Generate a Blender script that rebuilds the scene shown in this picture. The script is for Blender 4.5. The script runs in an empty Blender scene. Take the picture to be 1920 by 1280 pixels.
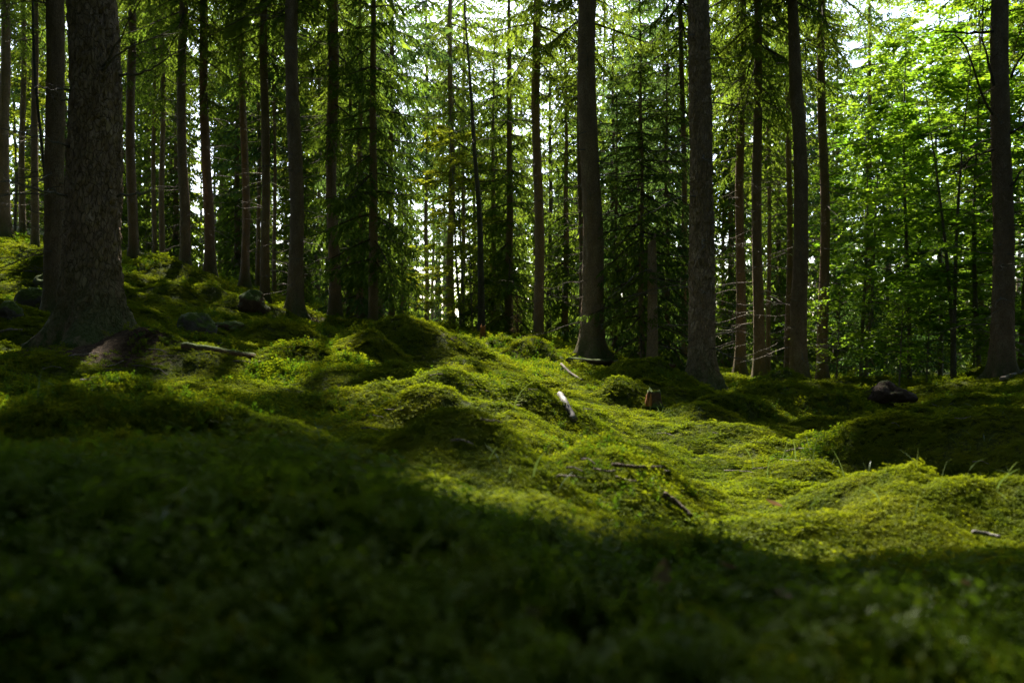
import bpy, math, random
import numpy as np
from mathutils import Vector, Matrix, Euler

rad = math.radians
S = bpy.context.scene
COL = S.collection
F = 32.0 / 36.0 * 1920.0          # focal length in photo pixels
EYE = 0.60
# ------------------------------------------------------------------ camera
cam_d = bpy.data.cameras.new('camera'); cam = bpy.data.objects.new('camera', cam_d); COL.objects.link(cam)
cam_d.lens = 32; cam_d.sensor_width = 36; cam_d.clip_start = 0.02; cam_d.clip_end = 2000
cam.location = (0, 0, EYE); cam.rotation_euler = (rad(90), 0, 0)
cam_d.dof.use_dof = True; cam_d.dof.focus_distance = 9.0; cam_d.dof.aperture_fstop = 3.8
S.camera = cam
# ------------------------------------------------------------------ light
SUN_AZ, SUN_EL = rad(-11.0), rad(47.0)
SUN = np.array([math.sin(SUN_AZ)*math.cos(SUN_EL), math.cos(SUN_AZ)*math.cos(SUN_EL), math.sin(SUN_EL)])
W = bpy.data.worlds.new('World'); S.world = W; W.use_nodes = True
wn = W.node_tree.nodes; wl = W.node_tree.links
bg = wn['Background']; bg.inputs[1].default_value = 0.15
sky = wn.new('ShaderNodeTexSky'); sky.sky_type = 'NISHITA'; sky.sun_disc = False
sky.sun_elevation = SUN_EL; sky.sun_rotation = SUN_AZ; sky.dust_density = 1.6
wl.new(sky.outputs[0], bg.inputs[0])
sd = bpy.data.lights.new('sun', 'SUN'); sd.energy = 5.0; sd.angle = rad(0.53); sd.color = (1.0, 0.93, 0.80)
so = bpy.data.objects.new('sun', sd); COL.objects.link(so); so.location = (3, 30, 40)
so.rotation_euler = Vector(SUN).to_track_quat('Z', 'Y').to_euler()
S.view_settings.view_transform = 'Standard'; S.view_settings.look = 'None'
S.view_settings.gamma = 1.0; S.view_settings.use_curve_mapping = False
S.view_settings.exposure = 1.95
S.cycles.max_bounces = 12; S.cycles.diffuse_bounces = 8; S.cycles.transmission_bounces = 6
S.cycles.glossy_bounces = 2; S.cycles.sample_clamp_indirect = 4.0
S.cycles.use_denoising = True; S.cycles.denoising_prefilter = 'NONE'
S.cycles.caustics_reflective = False; S.cycles.caustics_refractive = False

rng = np.random.default_rng(7)
# ------------------------------------------------------------------ numpy helpers
def _h(ix, iy, iz, seed):
    n = (ix*374761393 + iy*668265263 + iz*2147483647*3 + seed*974711) & 0xffffffff
    n = ((n ^ (n >> 13)) * 1274126177) & 0xffffffff
    n = ((n ^ (n >> 16)) * 2246822519) & 0xffffffff
    return ((n ^ (n >> 15)) & 0xffff) / 65535.0
def noise(p, seed=0):
    p = np.asarray(p, float); i = np.floor(p).astype(np.int64); f = p - i; f = f*f*f*(f*(f*6-15)+10)
    r = 0
    for a in (0, 1):
        for b in (0, 1):
            for c in (0, 1):
                w = (f[..., 0] if a else 1-f[..., 0])*(f[..., 1] if b else 1-f[..., 1])*(f[..., 2] if c else 1-f[..., 2])
                r = r + w*_h(i[..., 0]+a, i[..., 1]+b, i[..., 2]+c, seed)
    return r*2-1
def noise2(x, y, s, seed=0):
    return noise(np.stack([x*s+seed*7.31, y*s-seed*3.17, np.zeros_like(x)+0.5], -1), seed)
def nrm(v):
    return v/np.maximum(np.linalg.norm(v, axis=-1, keepdims=True), 1e-9)

class G:                                   # triangle soup with material indices
    def __init__(s): s.V = []; s.F = []; s.M = []; s.n = 0
    def add(s, V, T, m=0):
        V = np.asarray(V, np.float32); T = np.asarray(T, np.int64)
        s.V.append(V); s.F.append(T+s.n); s.M.append(np.full(len(T), m, np.int32) if np.isscalar(m) else np.asarray(m, np.int32)); s.n += len(V)
    def arr(s): return np.concatenate(s.V), np.concatenate(s.F), np.concatenate(s.M)
def mesh_np(name, V, T, M=None, mats=(), smooth=False):
    me = bpy.data.meshes.new(name)
    T = np.ascontiguousarray(T, np.int32); n = T.shape[1]
    me.vertices.add(len(V)); me.vertices.foreach_set('co', np.ascontiguousarray(V, np.float32).ravel())
    me.loops.add(T.size); me.loops.foreach_set('vertex_index', T.ravel())
    me.polygons.add(len(T)); me.polygons.foreach_set('loop_start', np.arange(0, T.size, n, dtype=np.int32))
    for m in mats: me.materials.append(m)
    if M is not None and len(mats) > 1: me.polygons.foreach_set('material_index', np.ascontiguousarray(M, np.int32))
    me.polygons.foreach_set('use_smooth', np.full(len(T), smooth, bool))
    me.update(calc_edges=True)
    return me
def obj(name, me, parent=None, loc=None):
    o = bpy.data.objects.new(name, me); COL.objects.link(o)
    if parent: o.parent = parent
    if loc is not None: o.location = loc
    return o
def tag(o, label=None, cat=None, group=None, kind=None):
    if label: o['label'] = label
    if cat: o['category'] = cat
    if group: o['group'] = group
    if kind: o['kind'] = kind
    return o
def thing(name, label, cat, loc=(0, 0, 0), group=None, rz=0.0):
    o = bpy.data.objects.new(name, None); o.empty_display_size = 0.2; COL.objects.link(o)
    o.location = loc; o.rotation_euler = (0, 0, rz)
    return tag(o, label, cat, group)
def tube(P, R, sides=6, caps=True):
    P = np.asarray(P, float); n = len(P); R = np.broadcast_to(np.asarray(R, float), (n,))
    D = nrm(np.gradient(P, axis=0))
    ref = np.array([0., 0, 1]) if abs(D[0][2]) < 0.8 else np.array([1., 0, 0])
    A = nrm(np.cross(D, ref)); B = np.cross(D, A)
    a = np.linspace(0, 2*np.pi, sides, endpoint=False)
    V = P[:, None]+R[:, None, None]*(np.cos(a)[None, :, None]*A[:, None]+np.sin(a)[None, :, None]*B[:, None])
    V = V.reshape(-1, 3); i = np.arange(n-1)[:, None]*sides; j = np.arange(sides)[None]; k = (j+1) % sides
    a0, a1, b0, b1 = i+j, i+k, i+sides+j, i+sides+k
    T = np.concatenate([np.stack([a0, a1, b1], -1).reshape(-1, 3), np.stack([a0, b1, b0], -1).reshape(-1, 3)])
    if caps:
        V = np.concatenate([V, P[:1], P[-1:]]); m = n*sides
        j = np.arange(sides); k = (j+1) % sides
        T = np.concatenate([T, np.stack([k, j, j*0+m], -1), np.stack([(n-1)*sides+j, (n-1)*sides+k, j*0+m+1], -1)])
    return V, T
def diamonds(P, D, L, Wd, N, fold=0.0):
    D = nrm(D); Sd = nrm(np.cross(D, N)); U = np.cross(Sd, D)
    L = np.asarray(L)[:, None]; Wd = np.asarray(Wd)[:, None]
    mid = P+D*L*0.45
    V = np.stack([P, mid-Sd*Wd/2+U*Wd*fold, mid+Sd*Wd/2+U*Wd*fold, P+D*L], 1).reshape(-1, 3)
    b = np.arange(len(P))[:, None]*4
    T = np.concatenate([b+np.array([[0, 2, 3]]), b+np.array([[0, 3, 1]])])
    return V, T
def px2w(px, py, d): return np.array([(px-960)/F*d, d, EYE-(py-640)/F*d])

# ------------------------------------------------------------------ materials
def mat(name):
    m = bpy.data.materials.new(name); m.use_nodes = True; nt = m.node_tree; nt.nodes.clear()
    out = nt.nodes.new('ShaderNodeOutputMaterial')
    return m, nt, out
def nd(nt, t, **kw):
    n = nt.nodes.new(t)
    for k, v in kw.items(): setattr(n, k, v)
    return n
def tex(nt, vec, scale, detail=4, rough=0.55):
    n = nd(nt, 'ShaderNodeTexNoise'); n.inputs['Scale'].default_value = scale
    n.inputs['Detail'].default_value = detail; n.inputs['Roughness'].default_value = rough
    if vec is not None: nt.links.new(vec, n.inputs['Vector'])
    return n.outputs['Fac']
def ramp(nt, fac, stops):
    r = nd(nt, 'ShaderNodeValToRGB'); e = r.color_ramp.elements
    while len(e) < len(stops): e.new(0.5)
    for q, (p, c) in zip(e, stops): q.position = p; q.color = (*c, 1)
    nt.links.new(fac, r.inputs[0]); return r.outputs[0]
def mixc(nt, fac, a, b, mode='MIX'):
    n = nd(nt, 'ShaderNodeMix', data_type='RGBA', blend_type=mode)
    for s, v in ((n.inputs[0], fac), (n.inputs[6], a), (n.inputs[7], b)):
        if hasattr(v, 'links'): nt.links.new(v, s)
        elif isinstance(v, tuple): s.default_value = (*v, 1)
        else: s.default_value = v
    return n.outputs[2]
def leaf_mat(name, c1, c2, t1, t2, trans=0.5, vary=0.3, scale=0.8, rough=0.5, spec=0.006):
    """thin leaf: diffuse front, translucent light through it, a slight waxy gloss; colour drifts from clump to clump"""
    m, nt, out = mat(name); L = nt.links
    geo = nd(nt, 'ShaderNodeNewGeometry'); oi = nd(nt, 'ShaderNodeObjectInfo')
    f = tex(nt, geo.outputs['Position'], scale, 3)
    f2 = tex(nt, geo.outputs['Position'], scale*9, 2)
    mm = nd(nt, 'ShaderNodeMath', operation='ADD'); L.new(f, mm.inputs[0])
    m2 = nd(nt, 'ShaderNodeMath', operation='MULTIPLY_ADD'); L.new(f2, m2.inputs[0]); m2.inputs[1].default_value = 0.7; m2.inputs[2].default_value = -0.35
    L.new(m2.outputs[0], mm.inputs[1])
    m3 = nd(nt, 'ShaderNodeMath', operation='MULTIPLY_ADD'); L.new(oi.outputs['Random'], m3.inputs[0]); m3.inputs[1].default_value = vary; L.new(mm.outputs[0], m3.inputs[2])
    m4 = nd(nt, 'ShaderNodeMapRange'); L.new(m3.outputs[0], m4.inputs[0]); m4.inputs[1].default_value = 0.35; m4.inputs[2].default_value = 0.95
    d = nd(nt, 'ShaderNodeBsdfDiffuse'); t = nd(nt, 'ShaderNodeBsdfTranslucent'); g = nd(nt, 'ShaderNodeBsdfGlossy')
    L.new(mixc(nt, m4.outputs[0], c1, c2), d.inputs[0]); L.new(mixc(nt, m4.outputs[0], t1, t2), t.inputs[0])
    g.inputs['Roughness'].default_value = rough; g.inputs[0].default_value = (0.55, 0.6, 0.55, 1)
    a = nd(nt, 'ShaderNodeMixShader'); a.inputs[0].default_value = trans; L.new(d.outputs[0], a.inputs[1]); L.new(t.outputs[0], a.inputs[2])
    b = nd(nt, 'ShaderNodeMixShader'); b.inputs[0].default_value = spec
    L.new(a.outputs[0], b.inputs[1]); L.new(g.outputs[0], b.inputs[2])
    L.new(b.outputs[0], out.inputs[0]); return m
def bark_mat(name, dark, mid, pale, moss=0.0, sz=1.0):
    m, nt, out = mat(name); L = nt.links
    tc = nd(nt, 'ShaderNodeTexCoord'); oi = nd(nt, 'ShaderNodeObjectInfo')
    mp = nd(nt, 'ShaderNodeMapping'); mp.inputs['Scale'].default_value = (1, 1, 0.45); L.new(tc.outputs['Object'], mp.inputs[0])
    vo = nd(nt, 'ShaderNodeTexVoronoi', feature='DISTANCE_TO_EDGE'); vo.inputs['Scale'].default_value = 48/sz
    dn = nd(nt, 'ShaderNodeTexNoise'); dn.inputs['Scale'].default_value = 18; L.new(mp.outputs[0], dn.inputs['Vector'])
    v2 = nd(nt, 'ShaderNodeVectorMath', operation='MULTIPLY_ADD'); L.new(dn.outputs['Color'], v2.inputs[0]); v2.inputs[1].default_value = (0.06,)*3; L.new(mp.outputs[0], v2.inputs[2])
    L.new(v2.outputs[0], vo.inputs['Vector'])
    n1 = tex(nt, mp.outputs[0], 7, 6, 0.65); n2 = tex(nt, mp.outputs[0], 60, 4, 0.6)
    base = ramp(nt, n1, [(0.30, dark), (0.52, mid), (0.72, pale)])
    edge = nd(nt, 'ShaderNodeMapRange'); L.new(vo.outputs['Distance'], edge.inputs[0]); edge.inputs[2].default_value = 0.12
    c = mixc(nt, edge.outputs[0], tuple(x*0.7 for x in dark), base)
    c = mixc(nt, n2, c, mixc(nt, 0.5, c, pale))
    if moss:
        sx = nd(nt, 'ShaderNodeSeparateXYZ'); L.new(tc.outputs['Object'], sx.inputs[0])
        mr = nd(nt, 'ShaderNodeMapRange'); L.new(sx.outputs[2], mr.inputs[0]); mr.inputs[1].default_value = moss; mr.inputs[2].default_value = 0.0
        mu = nd(nt, 'ShaderNodeMath', operation='MULTIPLY'); L.new(mr.outputs[0], mu.inputs[0])
        mq = nd(nt, 'ShaderNodeMapRange'); L.new(n1, mq.inputs[0]); mq.inputs[1].default_value = 0.3; mq.inputs[2].default_value = 0.52; L.new(mq.outputs[0], mu.inputs[1])
        c = mixc(nt, mu.outputs[0], c, (0.05, 0.075, 0.012))
    hv = nd(nt, 'ShaderNodeHueSaturation'); L.new(c, hv.inputs['Color'])
    rv = nd(nt, 'ShaderNodeMapRange'); L.new(oi.outputs['Random'], rv.inputs[0]); rv.inputs[3].default_value = 0.75; rv.inputs[4].default_value = 1.25; L.new(rv.outputs[0], hv.inputs['Value'])
    p = nd(nt, 'ShaderNodeBsdfPrincipled'); p.inputs['Roughness'].default_value = 0.9; p.inputs['Specular IOR Level'].default_value = 0.2
    L.new(hv.outputs[0], p.inputs['Base Color'])
    hs = nd(nt, 'ShaderNodeMath', operation='ADD'); L.new(edge.outputs[0], hs.inputs[0]); L.new(n2, hs.inputs[1])
    bp = nd(nt, 'ShaderNodeBump'); bp.inputs['Strength'].default_value = 0.8; bp.inputs['Distance'].default_value = 0.012*sz
    L.new(hs.outputs[0], bp.inputs['Height']); L.new(bp.outputs[0], p.inputs['Normal']); L.new(p.outputs[0], out.inputs[0])
    return m
def mossy_mat(name, bare, bare2, lo=0.2, hi=0.6, mossc=((0.035, 0.06, 0.008), (0.08, 0.11, 0.012))):
    """bare wood or stone below, moss settled where it faces up"""
    m, nt, out = mat(name); L = nt.links
    geo = nd(nt, 'ShaderNodeNewGeometry'); n1 = tex(nt, geo.outputs['Position'], 9, 5); n2 = tex(nt, geo.outputs['Position'], 45, 4)
    s = nd(nt, 'ShaderNodeSeparateXYZ'); L.new(geo.outputs['Normal'], s.inputs[0])
    ad = nd(nt, 'ShaderNodeMath', operation='MULTIPLY_ADD'); L.new(n1, ad.inputs[0]); ad.inputs[1].default_value = 1.2; L.new(s.outputs[2], ad.inputs[2])
    mr = nd(nt, 'ShaderNodeMapRange'); L.new(ad.outputs[0], mr.inputs[0]); mr.inputs[1].default_value = lo+0.5; mr.inputs[2].default_value = hi+0.5
    c = mixc(nt, mr.outputs[0], mixc(nt, n2, bare, bare2), mixc(nt, n2, *mossc))
    p = nd(nt, 'ShaderNodeBsdfPrincipled'); p.inputs['Roughness'].default_value = 0.9; p.inputs['Specular IOR Level'].default_value = 0.2; L.new(c, p.inputs['Base Color'])
    bp = nd(nt, 'ShaderNodeBump'); bp.inputs['Strength'].default_value = 0.9; bp.inputs['Distance'].default_value = 0.02
    L.new(n2, bp.inputs['Height']); L.new(bp.outputs[0], p.inputs['Normal']); L.new(p.outputs[0], out.inputs[0]); return m

M_BARK = bark_mat('spruce_bark', (0.13, 0.078, 0.044), (0.26, 0.162, 0.095), (0.38, 0.29, 0.19), moss=0.7)
M_BARKBIG = bark_mat('old_spruce_bark', (0.12, 0.075, 0.044), (0.26, 0.165, 0.098), (0.40, 0.30, 0.19), moss=0.9, sz=1.6)
M_TWIG = bark_mat('dead_twig_bark', (0.10, 0.08, 0.06), (0.16, 0.13, 0.10), (0.26, 0.23, 0.19))
M_WOOD = bark_mat('branch_bark', (0.05, 0.035, 0.022), (0.08, 0.06, 0.04), (0.12, 0.09, 0.06))
M_SMOOTH = bark_mat('smooth_grey_bark', (0.07, 0.065, 0.05), (0.11, 0.10, 0.08), (0.17, 0.16, 0.13))
M_NEEDLE = leaf_mat('spruce_needles', (0.030, 0.055, 0.014), (0.060, 0.088, 0.020), (0.125, 0.215, 0.018), (0.25, 0.33, 0.026), 0.55)
M_NEEDLE_D = leaf_mat('blue_green_needles', (0.022, 0.050, 0.022), (0.045, 0.080, 0.032), (0.07, 0.15, 0.028), (0.15, 0.24, 0.04), 0.5)
M_DRY = leaf_mat('dry_needles', (0.07, 0.06, 0.025), (0.11, 0.085, 0.04), (0.10, 0.08, 0.03), (0.15, 0.11, 0.05), 0.35)
M_LEAF = leaf_mat('broad_leaves', (0.035, 0.085, 0.010), (0.075, 0.13, 0.014), (0.13, 0.29, 0.012), (0.32, 0.46, 0.02), 0.62, scale=0.7, rough=0.35, spec=0.04)
M_LEAFY = leaf_mat('yellowing_leaves', (0.07, 0.11, 0.012), (0.11, 0.13, 0.015), (0.22, 0.30, 0.015), (0.34, 0.36, 0.02), 0.55, scale=0.9)
M_MOSS = leaf_mat('feather_moss', (0.072, 0.110, 0.005), (0.150, 0.160, 0.006), (0.15, 0.212, 0.005), (0.285, 0.30, 0.007), 0.45, vary=0.12, scale=1.6)
M_MOSSG = leaf_mat('green_star_moss', (0.045, 0.085, 0.006), (0.10, 0.14, 0.008), (0.08, 0.18, 0.006), (0.17, 0.25, 0.010), 0.45, vary=0.15, scale=1.6, spec=0.012, rough=0.35)
M_GRASS = leaf_mat('grass_blades', (0.06, 0.12, 0.03), (0.12, 0.16, 0.06), (0.08, 0.15, 0.02), (0.16, 0.2, 0.05), 0.4, spec=0.05, rough=0.3)
M_DEADLEAF = leaf_mat('dead_leaf', (0.16, 0.10, 0.05), (0.26, 0.18, 0.10), (0.15, 0.08, 0.03), (0.22, 0.13, 0.06), 0.3, scale=20, spec=0.02)

# forest floor: needle litter and soil under the moss
M_FLOOR, nt, out = mat('forest_floor'); L = nt.links
geo = nd(nt, 'ShaderNodeNewGeometry'); at = nd(nt, 'ShaderNodeAttribute', attribute_name='litter')
n1 = tex(nt, geo.outputs['Position'], 1.7, 5); n2 = tex(nt, geo.outputs['Position'], 30, 5, 0.7); n3 = tex(nt, geo.outputs['Position'], 120, 3)
soil = ramp(nt, n2, [(0.3, (0.022, 0.014, 0.008)), (0.5, (0.06, 0.038, 0.02)), (0.68, (0.12, 0.08, 0.045)), (0.78, (0.2, 0.15, 0.09))])
mo = mixc(nt, n1, (0.035, 0.06, 0.005), (0.10, 0.115, 0.008)); mo = mixc(nt, n2, mixc(nt, 0.6, mo, (0.015, 0.02, 0.006)), mo)
k = nd(nt, 'ShaderNodeMath', operation='MULTIPLY_ADD'); L.new(n2, k.inputs[0]); k.inputs[1].default_value = 0.8; L.new(at.outputs['Fac'], k.inputs[2])
kr = nd(nt, 'ShaderNodeMapRange'); L.new(k.outputs[0], kr.inputs[0]); kr.inputs[1].default_value = 0.75; kr.inputs[2].default_value = 1.05
p = nd(nt, 'ShaderNodeBsdfPrincipled'); p.inputs['Roughness'].default_value = 0.95; p.inputs['Specular IOR Level'].default_value = 0.1
L.new(mixc(nt, kr.outputs[0], mo, soil), p.inputs['Base Color'])
hh = nd(nt, 'ShaderNodeMath', operation='ADD'); L.new(n2, hh.inputs[0]); L.new(n3, hh.inputs[1])
bp = nd(nt, 'ShaderNodeBump'); bp.inputs['Strength'].default_value = 1.0; bp.inputs['Distance'].default_value = 0.03
L.new(hh.outputs[0], bp.inputs['Height']); L.new(bp.outputs[0], p.inputs['Normal']); L.new(p.outputs[0], out.inputs[0])
M_STONE = mossy_mat('mossy_stone', (0.05, 0.045, 0.038), (0.11, 0.10, 0.085))
M_ROT = mossy_mat('mossy_rotten_wood', (0.045, 0.028, 0.016), (0.12, 0.07, 0.035), 0.35, 0.8)
M_ROOT = mossy_mat('dark_root_soil', (0.02, 0.013, 0.008), (0.06, 0.036, 0.02), 0.9, 1.3)
M_ORANGE = mossy_mat('fresh_broken_wood', (0.24, 0.085, 0.018), (0.42, 0.19, 0.05), 1.3, 1.6)
M_BIRCH, nt, out = mat('birch_bark'); L = nt.links
geo = nd(nt, 'ShaderNodeNewGeometry'); n1 = tex(nt, geo.outputs['Position'], 16, 4, 0.6); n2 = tex(nt, geo.outputs['Position'], 90, 3)
p = nd(nt, 'ShaderNodeBsdfPrincipled'); p.inputs['Roughness'].default_value = 0.7
L.new(mixc(nt, n2, ramp(nt, n1, [(0.33, (0.02, 0.016, 0.014)), (0.39, (0.09, 0.082, 0.075)), (0.7, (0.14, 0.128, 0.12))]), (0.12, 0.105, 0.095)), p.inputs['Base Color'])
bp = nd(nt, 'ShaderNodeBump'); bp.inputs['Distance'].default_value = 0.006; L.new(n1, bp.inputs['Height']); L.new(bp.outputs[0], p.inputs['Normal']); L.new(p.outputs[0], out.inputs[0])

# ------------------------------------------------------------------ terrain heights, surveyed along sight lines
SURVEY = {   # photo column: [(distance, photo row of the ground there)]
 -150: [(1.3, 905), (2.2, 862), (3.2, 800), (5, 730), (7.5, 670), (10, 615), (14, 530), (18, 460), (24, 430), (40, 410)],
 0: [(1.3, 905), (2.2, 862), (3.2, 800), (5, 735), (7.5, 685), (10, 630), (14, 545), (18, 470), (24, 442), (40, 425)],
 170: [(1.3, 905), (2.2, 858), (3.2, 805), (5, 745), (6.5, 708), (7.5, 672), (10, 625), (14, 560), (18, 505), (24, 478), (40, 450)],
 370: [(1.3, 905), (2.2, 858), (3.2, 810), (5, 750), (7.5, 690), (10, 650), (13, 615), (16, 570), (20, 520), (26, 503), (40, 500)],
 560: [(1.3, 915), (2.2, 866), (3.2, 815), (5, 760), (7.5, 705), (10, 670), (14, 628), (18, 598), (22, 582), (30, 575), (45, 580)],
 780: [(1.25, 960), (2, 895), (3.2, 832), (5, 770), (7.5, 715), (10, 690), (14, 655), (20, 625), (26, 607), (35, 610), (50, 605)],
 960: [(1.2, 1060), (2, 958), (3.2, 885), (5, 808), (7.5, 740), (10, 702), (14, 664), (20, 640), (26, 628), (40, 622)],
 1110: [(1.2, 1135), (2, 1022), (3, 935), (4.5, 855), (7, 775), (10, 718), (14, 685), (20, 662), (30, 650), (45, 640)],
 1310: [(1.2, 1175), (2, 1060), (3, 965), (4.5, 890), (7, 815), (10, 768), (12.5, 742), (17, 714), (25, 692), (40, 665)],
 1500: [(1.2, 1190), (2, 1080), (3, 975), (4.5, 900), (7, 820), (10, 770), (14, 738), (17, 722), (25, 705), (40, 675)],
 1750: [(1.2, 1190), (2, 1082), (3, 985), (4.5, 908), (6, 864), (8, 820), (11, 772), (15, 734), (20, 722), (30, 705), (45, 680)],
 1920: [(1.2, 1185), (2, 1078), (3, 975), (4.5, 890), (6, 835), (8, 782), (11, 732), (15, 702), (20, 700), (30, 695), (45, 680)],
 2080: [(1.2, 1185), (2, 1075), (3, 970), (4.5, 880), (6, 820), (8, 765), (11, 715), (15, 690), (20, 690), (30, 690), (45, 680)],
}
_c = []
for px, rows in SURVEY.items():
    u = (px-960)/F
    for d, py in [(0.25, None), (0.6, None)]+rows:
        z = EYE-(0.36 if d < 0.5 else 0.28) if py is None else EYE-(py-640)/F*d
        _c.append((math.atan(u)*2.2, math.log(d*math.hypot(1, u)), z))
_c = np.array(_c)
def _k(a, b):
    r2 = ((a[:, None]-b[None])**2).sum(-1); return 0.5*r2*np.log(r2+1e-12)
_n = len(_c); _A = np.zeros((_n+3, _n+3)); _A[:_n, :_n] = _k(_c[:, :2], _c[:, :2])+np.eye(_n)*0.004
_A[:_n, _n] = 1; _A[:_n, _n+1:] = _c[:, :2]; _A[_n:, :_n] = _A[:_n, _n:].T
_w = np.linalg.solve(_A, np.concatenate([_c[:, 2], np.zeros(3)]))
MOUNDS = []   # x, y, radius, height
def mound(px, d, r, h, squash=1.0): MOUNDS.append(((px-960)/F*d, d, r, h*1.12, squash))
for a in [(770, 10.3, 1.0, .42), (1000, 12.5, .55, .30), (1245, 10.9, .66, .34), (880, 5.8, .72, .19), (1325, 8, .34, .14), (1350, 6.2, .5, .13),
          (1450, 9.6, .8, .26), (1750, 7.6, .7, .22), (1870, 5.0, .72, .28), (1730, 6.3, .5, .2), (1610, 5.2, .36, .13), (570, 8, .6, .18), (150, 7.0, 1.0, .14),
          (30, 9.2, .8, .22), (540, 13, .5, .16), (945, 14.5, .45, .18), (1440, 13, .7, .2), (1560, 12, .6, .2), (690, 9.2, .4, .2), (430, 9.5, .5, .12),
          (1180, 8.6, .3, .1), (1690, 6.2, .35, .12), (480, 16.5, .6, .22), (400, 17, .5, .2), (1800, 9.5, .6, .2), (1640, 10.5, .4, .22), (660, 6.4, .4, .08),
          (250, 12, .6, .2), (330, 16, .5, .2), (1230, 5.0, .3, .06), (1470, 4.0, .3, .06)]: mound(*a)
for i in range(150):
    d = math.exp(rng.uniform(math.log(2.4), math.log(20))); r = rng.uniform(.12, .38)*(0.6+d/12)
    MOUNDS.append((rng.uniform(-.7, .7)*d, d, r, r*rng.uniform(.15, .38), 1.0))
for i in range(26):
    d = rng.uniform(.75, 1.5); r = rng.uniform(.06, .16); MOUNDS.append((rng.uniform(-.7, .7)*d, d, r, r*rng.uniform(.1, .22), 1.0))
MD = np.array(MOUNDS)
def gz(x, y, fine=True):
    x = np.atleast_1d(np.asarray(x, float)); y = np.atleast_1d(np.asarray(y, float)); sh = x.shape; x = x.ravel(); y = y.ravel()
    th = np.arctan2(x, y); r = np.hypot(x, y)
    q = np.stack([np.clip(th, -.6, .6)*2.2, np.log(np.clip(r, .25, 52))], -1)
    z = np.empty(len(x))
    for s in range(0, len(x), 40000):
        e = slice(s, s+40000); z[e] = _k(q[e], _c[:, :2])@_w[:_n]+_w[_n]+q[e]@_w[_n+1:]
    b = np.clip((np.abs(th)-.6)/(math.pi-.6), 0, 1); b = b*b*(3-2*b)
    z = z*(1-b)+(EYE-.3)*b
    for mx, my, mr, mh, sq in MD:
        mr = mr*1.35; near = (np.abs(x-mx) < mr*1.4) & (np.abs(y-my) < mr*1.4)
        if near.any():
            xx, yy = x[near], y[near]
            q2 = np.hypot(xx-mx, yy-my)/mr*(1+.32*noise2(xx, yy, 1.6/mr**.7, 5)+.12*noise2(xx, yy, 5/mr**.7, 6))
            t = np.clip(1-q2*q2, 0, 1); z[near] += mh*t**1.9
    if fine:
        fade = np.clip(r/2.0, .35, 1)
        z += fade*(.055*noise2(x, y, 1.6, 1)+.058*noise2(x, y, 3.7, 2)+.014*noise2(x, y, 10, 3))+.003*noise2(x, y, 26, 4)
        z -= np.clip(1.9-r, 0, 1)*(.075*np.clip(noise2(x, y, 5.5, 8)*1.6, 0, 1)+.03*noise2(x, y, 9, 15))
    return z.reshape(sh)
def g1(x, y): return float(gz(x, y)[0])
def hit(px, py):
    d = np.exp(np.linspace(math.log(.5), math.log(60), 700)); P = px2w(px, py, 1.0)-np.array([0, 0, EYE])
    zz = gz(P[0]*d, d); below = np.nonzero(EYE+P[2]*d < zz)[0]
    dd = d[below[0]] if len(below) else 60.0
    return np.array([P[0]*dd, dd, g1(P[0]*dd, dd)])

# ------------------------------------------------------------------ gaps shaped into the canopy to put sun on chosen spots (ground plan, along the sun's rays)
GX0, GY0, GR, GNX, GNY = -40.0, -12.0, 0.1, 800, 800
_gx, _gy = np.meshgrid(GX0+GR*np.arange(GNX), GY0+GR*np.arange(GNY))
def inpoly(x, y, P):
    r = np.zeros(x.shape, bool); n = len(P)
    for i in range(n):
        (x1, y1), (x2, y2) = P[i], P[(i+1) % n]
        if y1 == y2: continue
        c = ((y1 > y) != (y2 > y)) & (x < (x2-x1)*(y-y1)/(y2-y1)+x1); r ^= c
    return r
def sunplane(p): return p[..., 0]-p[..., 2]*SUN[0]/SUN[2], p[..., 1]-p[..., 2]*SUN[1]/SUN[2]
_wx = _gx+.35*noise2(_gx, _gy, .9, 11)+.12*noise2(_gx, _gy, 3, 12); _wy = _gy+.35*noise2(_gx, _gy, .9, 13)+.12*noise2(_gx, _gy, 3, 14)
OPEN = np.zeros(_gx.shape)
def open_px(pts, full=True, thr=0.0, sc=1.2):
    P = [sunplane(hit(*q)) for q in pts]; m = inpoly(_wx, _wy, P)
    v = 1.0 if full else (noise2(_gx, _gy, sc, 21) > thr)*1.0
    OPEN[m] = np.maximum(OPEN[m], (v if full else v[m]))
def open_xy(P, thr=0.0, sc=.5, seed=31):
    m = inpoly(_wx, _wy, P); v = (noise2(_gx, _gy, sc, seed)+.5*noise2(_gx, _gy, sc*3, seed+1) > thr)*1.0
    OPEN[m] = np.maximum(OPEN[m], v[m])
open_px([(835, 606), (900, 618), (960, 640), (1010, 655), (1060, 700), (1100, 735), (1180, 752), (1330, 800), (1500, 842), (1620, 880), (1700, 920), (1930, 950), (1990, 1026),
         (1600, 1026), (1330, 1012), (1180, 990), (1040, 950), (1090, 915), (1060, 870), (960, 790), (880, 730), (870, 690), (880, 660), (815, 625)])
open_px([(370, 590), (395, 545), (450, 548), (475, 600), (410, 607)])
open_px([(-60, 450), (85, 455), (90, 480), (70, 570), (-60, 560)], False, .0)
open_px([(-60, 815), (150, 800), (290, 806), (290, 835), (100, 852), (-60, 852)], False, 0.1, 1.6)
open_px([(-60, 600), (90, 615), (60, 640), (-60, 640)], False, -.1)
open_px([(740, 742), (900, 745), (960, 800), (1000, 850), (860, 830), (760, 800)], False, 0.1, 2.2)
open_px([(620, 590), (760, 588), (810, 610), (700, 620), (560, 640), (500, 640)], False, .15, 1.5)
open_px([(450, 760), (760, 700), (800, 740), (640, 800), (500, 810)], False, .2, 1.8)
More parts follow.
